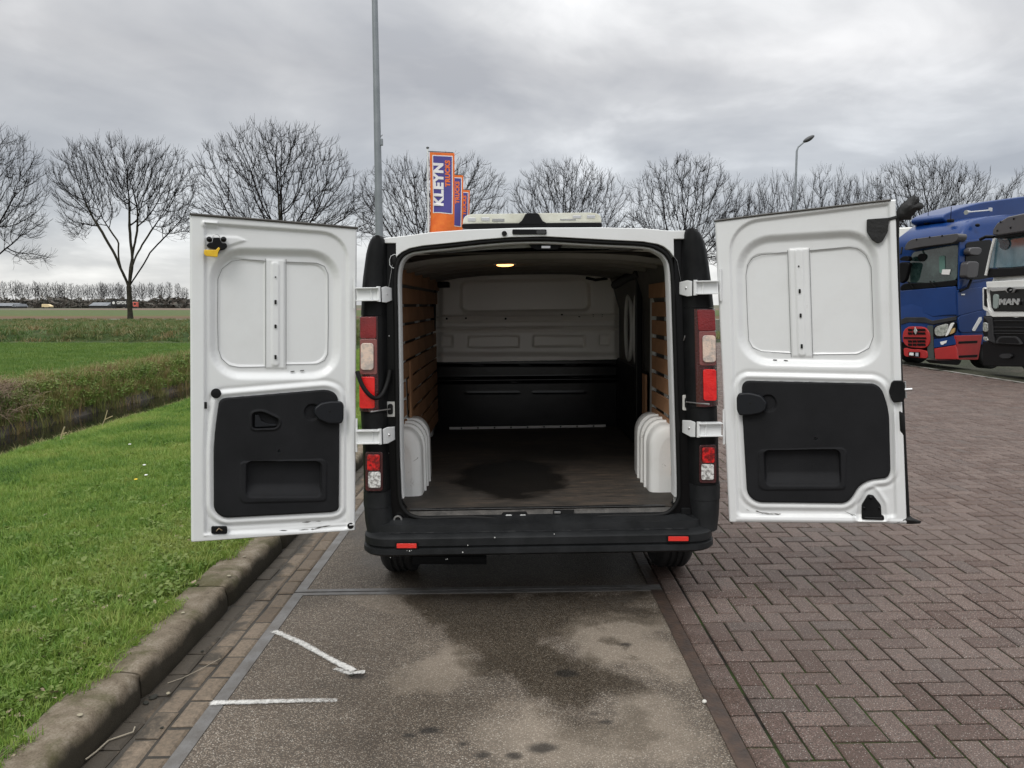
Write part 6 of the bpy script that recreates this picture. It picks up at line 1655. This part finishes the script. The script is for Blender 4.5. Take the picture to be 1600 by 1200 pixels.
for y in (455, 530, 575, 605): Wt.front(m4((240, y), (700, y + 2), (700, y + 10), (245, y + 8)), -.085, .04, 'bumper_bar', M_lgrey, 0, .004)
Wt.front(m4((255, 720), (310, 640), (510, 640), (580, 740)), -.09, .05, 'towing_hatch', M_lgrey, 4, .01)
Wt.front(m4((280, 712), (322, 655), (500, 655), (555, 725)), -.096, .02, 'hatch_panel', M_lblk, 4, .004)
Wt.front(m4((300, 870), (340, 845), (430, 845), (460, 870), (430, 900), (340, 900)), -.02, .1, 'tow_plate', M_lgrey, 3, .01)
Wt.front(m4((110, 700), (700, 720), (700, 1000), (120, 990)), .02, .5, 'under_guard', M_lblk, 0, .02)
wheel(.25, 1.2, .50, .32, Wt.o, -1); wheel(2.25, 1.2, .50, .32, Wt.o, 1)
# --- white box trailer behind the blue cab
p = at(1392, 470, 27); tr3 = empty('box_trailer', (p.x, 27, .1), (0, 0, R(-22))); tag(tr3, 'plain white box trailer behind the blue lorry', 'trailer')
zt = at(1405, 358, 27).z
MB().box((1.6, 4, (zt + 1.1) / 2 - .05), (3.6, 8, zt - 1.1)).build('trailer_box', M_lwh, tr3, bevel=.05)
MB().box((1.6, 4, .85), (2.0, 7.6, .3)).build('chassis', M_lblk, tr3)
for y in (1.2, 2.4): wheel(.3, y, .5, .3, tr3, -1); wheel(2.9, y, .5, .3, tr3, 1)

# ================================================================ GRASS, REEDS, LEAVES
lib = bpy.data.collections.new('plant_library')      # not linked: only a source for the scatter
def clump(name, n, h, w, spread, lean, m, seed, seg=3, curl=.5):
    r = np.random.RandomState(seed); Vv = []; F = []
    for k in range(n):
        a = r.uniform(0, 2 * np.pi); rr = spread * np.sqrt(r.rand()); bx, by = rr * np.cos(a), rr * np.sin(a)
        th = r.uniform(0, 2 * np.pi); d = np.array([np.cos(th), np.sin(th)]); s_ = np.array([-d[1], d[0]]); H = h * r.uniform(.55, 1.15); ln = lean * r.uniform(.2, 1.2)
        o = len(Vv)
        for j in range(seg + 1):
            t = j / seg; q = np.array([bx, by]) + d * H * ln * t ** (1 + curl); z = H * t * (1 - .35 * ln * t * t); ww = w * (1 - t) ** .7 * .5
            if j < seg: Vv.append((*(q - s_ * ww), z)); Vv.append((*(q + s_ * ww), z))
            else: Vv.append((*q, z))
        for j in range(seg - 1): F.append((o + 2 * j, o + 2 * j + 1, o + 2 * j + 3, o + 2 * j + 2))
        F.append((o + 2 * seg - 2, o + 2 * seg - 1, o + 2 * seg))
    me = bpy.data.meshes.new(name); me.from_pydata(Vv, [], F); me.materials.append(m); me.update()
    o = bpy.data.objects.new(name, me); lib.objects.link(o); return o
def leafy(name, n, size, spread, m, seed, hgt_=.02):
    r = np.random.RandomState(seed); Vv = []; F = []
    for k in range(n):
        a = r.uniform(0, 2 * np.pi); rr = spread * np.sqrt(r.rand()); c = np.array([rr * np.cos(a), rr * np.sin(a), hgt_ * r.uniform(.5, 1.4)])
        s = size * r.uniform(.6, 1.2); nn = r.normal(size=3) * .35 + np.array([0, 0, 1]); nn /= np.linalg.norm(nn)
        u = np.cross(nn, r.normal(size=3)); u /= np.linalg.norm(u); v = np.cross(nn, u); o = len(Vv)
        for (p_, q_) in ((-.5, 0), (-.2, .38), (.25, .34), (.55, 0), (.25, -.34), (-.2, -.38)): Vv.append(tuple(c + u * p_ * s + v * q_ * s + nn * (abs(q_) * .25 * s)))
        F += [(o, o + 1, o + 2, o + 3), (o, o + 3, o + 4, o + 5)]
    me = bpy.data.meshes.new(name); me.from_pydata(Vv, [], F); me.materials.append(m); me.update()
    o = bpy.data.objects.new(name, me); lib.objects.link(o); return o
def blade_mat(name, stops, rough=.55, tr=.35):
    g = NT(name, rough, .35); oi = g.t.nodes.new('ShaderNodeObjectInfo'); geo = g.t.nodes.new('ShaderNodeNewGeometry')
    pz = g.noise(.75, 4, .6, .3, geo.outputs['Position'])
    v = g.math('ADD', g.math('MULTIPLY', oi.outputs['Random'], .26), g.math('MULTIPLY', pz, .90))
    c = g.ramp(v, stops); g.color(c)
    ts = g.t.nodes.new('ShaderNodeBsdfTranslucent'); g.t.links.new(c, ts.inputs[0]); mx = g.t.nodes.new('ShaderNodeMixShader'); mx.inputs[0].default_value = tr
    g.t.links.new(g.b.outputs[0], mx.inputs[1]); g.t.links.new(ts.outputs[0], mx.inputs[2]); g.t.links.new(mx.outputs[0], g.t.nodes['Material Output'].inputs[0])
    return g.m
M_gr = blade_mat('grass_blade', [(.34, (.050, .110, .018)), (.46, (.100, .205, .028)), (.60, (.185, .290, .045)), (.80, (.30, .34, .09))])
M_gr2 = blade_mat('meadow_blade', [(.30, (.075, .145, .024)), (.55, (.105, .185, .030)), (.8, (.16, .225, .045))])
M_dry = blade_mat('dry_blade', [(.3, (.18, .20, .06)), (.55, (.30, .27, .11)), (.8, (.38, .30, .16))])
M_weed = blade_mat('weed_leaf', [(.3, (.095, .165, .030)), (.55, (.15, .23, .045)), (.8, (.24, .29, .09))])
M_reed = blade_mat('reed_blade', [(.3, (.09, .11, .035)), (.5, (.20, .22, .065)), (.65, (.27, .20, .09)), (.8, (.17, .10, .055))])
M_litter = mat('dead_leaf', (.15, .10, .055), .8, col2=(.30, .25, .17), cscale=8)
def scatter(name, pts, rot, scl, objs, label=None, tilt=.12, mat_=None):
    """one object: a point cloud whose points carry plants (geometry nodes)"""
    me = bpy.data.meshes.new(name); me.vertices.add(len(pts)); me.vertices.foreach_set('co', np.asarray(pts, np.float32).ravel()); me.update()
    o = bpy.data.objects.new(name, me); COL.objects.link(o); o['kind'] = 'stuff'
    if label: o['label'] = label
    for nm, ar in (('rz', rot), ('sc', scl), ('ix', nr.randint(0, len(objs), len(pts)))):
        a = me.attributes.new(nm, 'FLOAT', 'POINT'); a.data.foreach_set('value', np.asarray(ar, np.float32))
    g = bpy.data.node_groups.new(name + '_nodes', 'GeometryNodeTree')
    g.interface.new_socket('Geometry', in_out='INPUT', socket_type='NodeSocketGeometry'); g.interface.new_socket('Geometry', in_out='OUTPUT', socket_type='NodeSocketGeometry')
    N, L = g.nodes, g.links; gi = N.new('NodeGroupInput'); go = N.new('NodeGroupOutput')
    src = bpy.data.collections.new(name + '_src')
    for q in dict.fromkeys(objs): src.objects.link(q)
    ci = N.new('GeometryNodeCollectionInfo'); ci.inputs['Collection'].default_value = src; ci.inputs['Separate Children'].default_value = True; ci.inputs['Reset Children'].default_value = True
    ip = N.new('GeometryNodeInstanceOnPoints'); ip.inputs['Pick Instance'].default_value = True
    def na(nm):
        n = N.new('GeometryNodeInputNamedAttribute'); n.data_type = 'FLOAT'; n.inputs['Name'].default_value = nm; return n.outputs[0]
    cx_ = N.new('ShaderNodeCombineXYZ'); L.new(na('rz'), cx_.inputs[2])
    sn = N.new('ShaderNodeMath'); sn.operation = 'SINE'; mlt = N.new('ShaderNodeMath'); mlt.operation = 'MULTIPLY'; mlt.inputs[1].default_value = 17.0
    L.new(na('rz'), mlt.inputs[0]); L.new(mlt.outputs[0], sn.inputs[0]); m2 = N.new('ShaderNodeMath'); m2.operation = 'MULTIPLY'; m2.inputs[1].default_value = tilt; L.new(sn.outputs[0], m2.inputs[0]); L.new(m2.outputs[0], cx_.inputs[0])
    er = N.new('FunctionNodeEulerToRotation'); L.new(cx_.outputs[0], er.inputs[0])
    L.new(gi.outputs[0], ip.inputs['Points']); L.new(ci.outputs[0], ip.inputs['Instance']); L.new(er.outputs[0], ip.inputs['Rotation']); L.new(na('sc'), ip.inputs['Scale']); L.new(na('ix'), ip.inputs['Instance Index'])
    L.new(ip.outputs[0], go.inputs[0])
    md = o.modifiers.new('scatter', 'NODES'); md.node_group = g
    return o
def pts_in(n, x0, x1, y0, y1, dens=None, zoff=0.0, amp=0.018):
    x = nr.uniform(x0, x1, n); y = nr.uniform(y0, y1, n)
    if dens is not None: k = nr.rand(n) < dens(x, y); x, y = x[k], y[k]
    z = np.array([hgt(a, b) for a, b in zip(x, y)]) + zoff
    return np.stack([x, y, z], 1)
def visible(P, m=60):
    px, py = project(P); return P[(px > -m) & (px < 1600 + m) & (py < 1200 + 2 * m) & (P[:, 1] > .3)]
G = [clump('grass_tuft_a', 22, .052, .0042, .045, .8, M_gr, 1), clump('grass_tuft_b', 18, .062, .0046, .05, 1.0, M_gr, 2), clump('grass_tuft_c', 24, .042, .0042, .05, .6, M_gr, 3)]
Gm = [clump('meadow_tuft_a', 20, .09, .012, .16, .8, M_gr2, 4), clump('meadow_tuft_b', 20, .11, .012, .18, .9, M_gr2, 5)]
Gd = [clump('dry_tuft_a', 16, .16, .008, .07, .9, M_dry, 6), clump('dry_tuft_b', 14, .12, .008, .07, 1.2, M_dry, 7)]
Gr = [clump('reed_a', 11, .60, .016, .12, .45, M_reed, 8, 4), clump('reed_b', 9, .48, .014, .10, .7, M_reed, 9, 4)]
Gw = [leafy('weed_a', 12, .022, .05, M_weed, 10), leafy('weed_b', 9, .027, .05, M_weed, 11)]
Gn = [leafy('nettle_a', 60, .045, .20, M_weed, 12, .09), leafy('nettle_b', 54, .055, .22, M_weed, 13, .12)]
Gk = [clump('bank_grass_a', 30, .15, .010, .16, .9, M_gr, 21), clump('bank_grass_b', 26, .15, .010, .18, 1.3, M_dry, 22)]
Gl = [leafy('litter_a', 3, .035, .06, M_litter, 14, .006)]
P1 = visible(pts_in(70000, -6.3, -1.80, 2.0, 16, lambda x, y: np.clip(5.0 / y, .25, 1.0) * np.where(x > -1.95, .55, 1)))
thin = np.array([noise.noise(Vector((p[0] * 1.4, p[1] * 1.4, 9))) for p in P1]); keep = nr.rand(len(P1)) < np.where(thin < -.30, .35, 1.0) ; P1 = P1[keep]
scatter('lawn_grass', P1, nr.uniform(0, 6.28, len(P1)), nr.uniform(.7, 1.25, len(P1)) * (1 + P1[:, 1] * .018), G, 'short green lawn grass between kerb and ditch')
P2 = visible(pts_in(16000, -6.25, -1.785, 14, 34)); scatter('lawn_grass', P2, nr.uniform(0, 6.28, len(P2)), nr.uniform(1.2, 1.9, len(P2)), G)
P3 = visible(pts_in(5200, -4.2, -1.82, 2.0, 9, lambda x, y: np.exp(-((-1.82 - x) / .75)) * (.35 + .65 * (np.sin(x * 5 + y * 3) * np.cos(y * 2.3 - x) > -.3)), .012)); scatter('broadleaf_weeds', P3, nr.uniform(0, 6.28, len(P3)), nr.uniform(.6, 1.2, len(P3)), Gw, 'small broad-leaved weeds along the kerb', .5)
P4 = visible(pts_in(34000, -26, -9.9, 9, 34, lambda x, y: np.clip(10 / y, .3, 1.0))); scatter('meadow_grass', P4, nr.uniform(0, 6.28, len(P4)), nr.uniform(.7, 1.2, len(P4)), Gm, 'even green meadow grass beyond the ditch')
P5 = visible(pts_in(1500, -6.42, -6.15, 5, 30)); scatter('ditch_edge_grass', P5, nr.uniform(0, 6.28, len(P5)), nr.uniform(.5, 1.1, len(P5)), Gd)
P6 = visible(pts_in(15000, -10.5, -9.62, 8, 34, lambda x, y: .35 + .65 * np.array([noise.noise(Vector((a * 1.5, b * .9, 3))) > -.15 for a, b in zip(x, y)])))
scatter('bank_growth', P6, nr.uniform(0, 6.28, len(P6)), nr.uniform(.5, 1.15, len(P6)), [*Gd, *Gk, *Gk[:1], Gn[0], Gr[1]], 'rough grass, nettles and reeds on the far side of the ditch', .3)
P7 = visible(pts_in(3400, -9.80, -9.40, 8, 34, lambda x, y: np.array([.08 + .9 * max(0, noise.noise(Vector((a * 2, b * 1.1, 8))) + .25) for a, b in zip(x, y)]))); scatter('reeds', P7, nr.uniform(0, 6.28, len(P7)), nr.uniform(.3, 1.0, len(P7)), Gr, 'yellowing reeds standing at the water line')
P8 = visible(pts_in(1100, -10.7, -9.85, 10, 34)); scatter('nettles', P8, nr.uniform(0, 6.28, len(P8)), nr.uniform(.5, 1.1, len(P8)), Gn, 'dark leafy weeds on top of the ditch bank', .3)
def near_heap(x, y): return np.exp(-(((x + 10.3) / .4) ** 2 + ((y - 13.4) / 1.3) ** 2))
Gh = [clump('stalk_heap', 26, .30, .012, .22, 2.6, mat('dead_stalk', (.17, .11, .07), .9, col2=(.28, .21, .15), cscale=9), 15, 3)]
P9 = pts_in(4000, -11, -9.2, 10, 17, near_heap, .05); scatter('dead_stalks', P9, nr.uniform(0, 6.28, len(P9)), nr.uniform(.6, 1.1, len(P9)), Gh, 'heap of brown dead stalks on the far bank of the ditch', .4)
Gb = [clump('bank_tuft_a', 26, .42, .05, .40, .9, blade_mat('bank_blade', [(.32, (.040, .085, .022)), (.46, (.080, .145, .034)), (.60, (.14, .16, .055)), (.82, (.26, .19, .09))]), 16), clump('bank_tuft_b', 20, .30, .05, .42, 1.2, bpy.data.materials['bank_blade'], 17), clump('bank_tuft_c', 30, .24, .04, .45, 1.0, bpy.data.materials['bank_blade'], 18)]
P10 = visible(pts_in(26000, -62, 12, 37.5, 85, lambda x, y: np.clip(48 / y, .3, 1.0) * np.where(y < 46, 1, .5))); P10[:, 2] -= .03
scatter('rough_bank_grass', P10, nr.uniform(0, 6.28, len(P10)), nr.uniform(.5, 1.2, len(P10)) * np.where(P10[:, 1] > 46, .7, 1.0), Gb, 'rough clumpy grass on the bank beyond the meadow')
P11 = visible(pts_in(520, -3.6, -1.65, 2.2, 7, lambda x, y: np.exp(-((-1.8 - x) / .6)), .02)); scatter('leaf_litter', P11, nr.uniform(0, 6.28, len(P11)), nr.uniform(.5, 1.1, len(P11)), Gl, 'pale dead leaves lying in the grass by the kerb', .4)
# moss and tufts in the joints
P12 = np.array([(XK + nr.uniform(-.235, -.150) , y, hgt(-1.8, y) + .0) for y in nr.uniform(2, 12, 1700) if noise.noise(Vector((y * 1.3, 0, 5))) > -.12])
scatter('kerb_edge_grass', P12, nr.uniform(0, 6.28, len(P12)), nr.uniform(.5, 1.1, len(P12)), G, 'grass creeping over the back of the kerb', .8)

# dead upright stalks at the water's edge
M_stalk = mat('pale_dry_stalk', (.52, .42, .22), .8, col2=(.36, .31, .20), cscale=20)
def stalk(pts, Y, r, label):
    p0 = at(*pts[0], Y); o = MB().tube([at(a, b, Y) - p0 for a, b in pts], [r] + [r * .6] * (len(pts) - 1), 6).build('dry_stalk', M_stalk, None, smooth=60); o.location = p0
    return tag(o, label, 'stalk')
s1 = stalk([(93, 700), (94, 690), (97, 678), (101, 667)], 9.8, .014, 'pale dead stalk standing at the edge of the ditch, the left one')
for b in (((96.5, 685), (101, 684)), ((98, 678), (104, 676))): mb = MB().tube([at(*b[0], 9.8) - s1.location, at(*b[1], 9.8) - s1.location], .006, 5).build('twig', M_stalk, s1)
s2 = stalk([(157, 676), (160, 664), (164, 655), (168, 641)], 11.0, .010, 'forked dead stalk standing at the edge of the ditch, right of the pale one')
MB().tube([at(163, 656, 11) - s2.location, at(176, 650, 11) - s2.location], .006, 5).build('twig', M_stalk, s2)
# small litter on the paving
M_stick = mat('grey_twig', (.30, .26, .20), .85)
def stick(pts, r, label, z=.008, name='fallen_twig'):
    q = [onpave(a, b) + Vector((0, 0, z)) for a, b in pts]; c = q[0].copy()
    o = MB().tube([p - c for p in q], r, 6).build(name, M_stick, None, smooth=60); o.location = c; return tag(o, label, 'twig')
stick([(134, 1190), (150, 1178), (170, 1160), (190, 1153), (208, 1147), (211, 1139)], .0032, 'thin bent twig lying in the gutter at the bottom left')
stick([(262, 1070), (285, 1062), (310, 1050), (345, 1031)], .0016, 'very thin straw lying across the gutter bricks')
def fleck(name, px, py, r, m, label, cat, z=.006, flat=.35, kerbz=None):
    q = onpave(px, py) if kerbz is None else onz(px, py, kerbz); q.z += z
    mb = MB().ellipsoid((0, 0, 0), (r, r * .75, r * flat), 9, 6)
    mb.v = [tuple(Vector(v) * (1 + .25 * noise.noise(Vector(v) * 60 + Vector((px, py, 0))))) for v in mb.v]
    o = mb.build(name, m, None, smooth=60); o.location = q; o.rotation_euler = (0, 0, px * .7); return tag(o, label, cat)
M_peb = mat('pale_pebble', (.55, .53, .48), .7); M_leaf2 = mat('pale_leaf', (.27, .24, .17), .8); M_moss = mat('dark_clod', (.02, .02, .015), .95)
fleck('pebble', 1100.5, 1099, .012, M_peb, 'pale pebble lying on the rusty rail at the lower right', 'pebble', .008, .6)
for i, (a, b, r, lb_) in enumerate(((358, 900, .014, 'on the kerb beside the second joint from the front'), (286, 958, .011, 'in the middle of the kerbstone between two joints'), (382, 870, .012, 'on the far kerbstone just below the left door'), (125, 1118, .013, 'on the nearest kerbstone'))):
    o = fleck('fallen_leaf', a, b, r, M_leaf2, 'pale fallen leaf ' + lb_, 'leaf', .004, .12, .103)
fleck('fallen_leaf', 263, 1085, .012, M_leaf2, 'pale leaf scrap in the gutter beside the kerb joint', 'leaf')
for i, (a, b, r, lb_) in enumerate(((240, 1090, .022, 'larger dark clod in the gutter at the kerb foot'), (228, 1099, .016, 'dark clod in the gutter, nearest the kerb joint'), (316, 1018, .010, 'small dark clod in the gutter farther along'), (253, 1138, .009, 'tiny dark clod between gutter bricks near the twig'), (550, 1054.5, .016, 'black scrap in the loop of the white sprayed mark'))):
    fleck('dirt_clod', a, b, r, M_moss, lb_, 'dirt', .003, .3)
# rare yellow blossoms and white daisies in the lawn
M_flo = mat('dandelion_yellow', (.80, .55, .03), .6)
for (a, b, m, l) in ((213, 761, M_flo, 'yellow dandelion in the lawn left of the open door'), (229, 754, M_fw, 'white daisy in the lawn just above the dandelion'), (203, 698, M_fw, 'white daisy in the lawn nearer the ditch'), (226, 736, M_fw, 'white daisy half way down the lawn')):
    q = onz(a, b, .03); q.z = hgt(q.x, q.y) + .055; o = MB().ellipsoid((0, 0, 0), (.016, .016, .006), 10, 5).build('flower', m, None, smooth=60); o.location = q; tag(o, l, 'flower')
    MB().tube([(0, 0, 0), (0, .004, -.06)], .0015, 5).build('stem', M_gr, o)
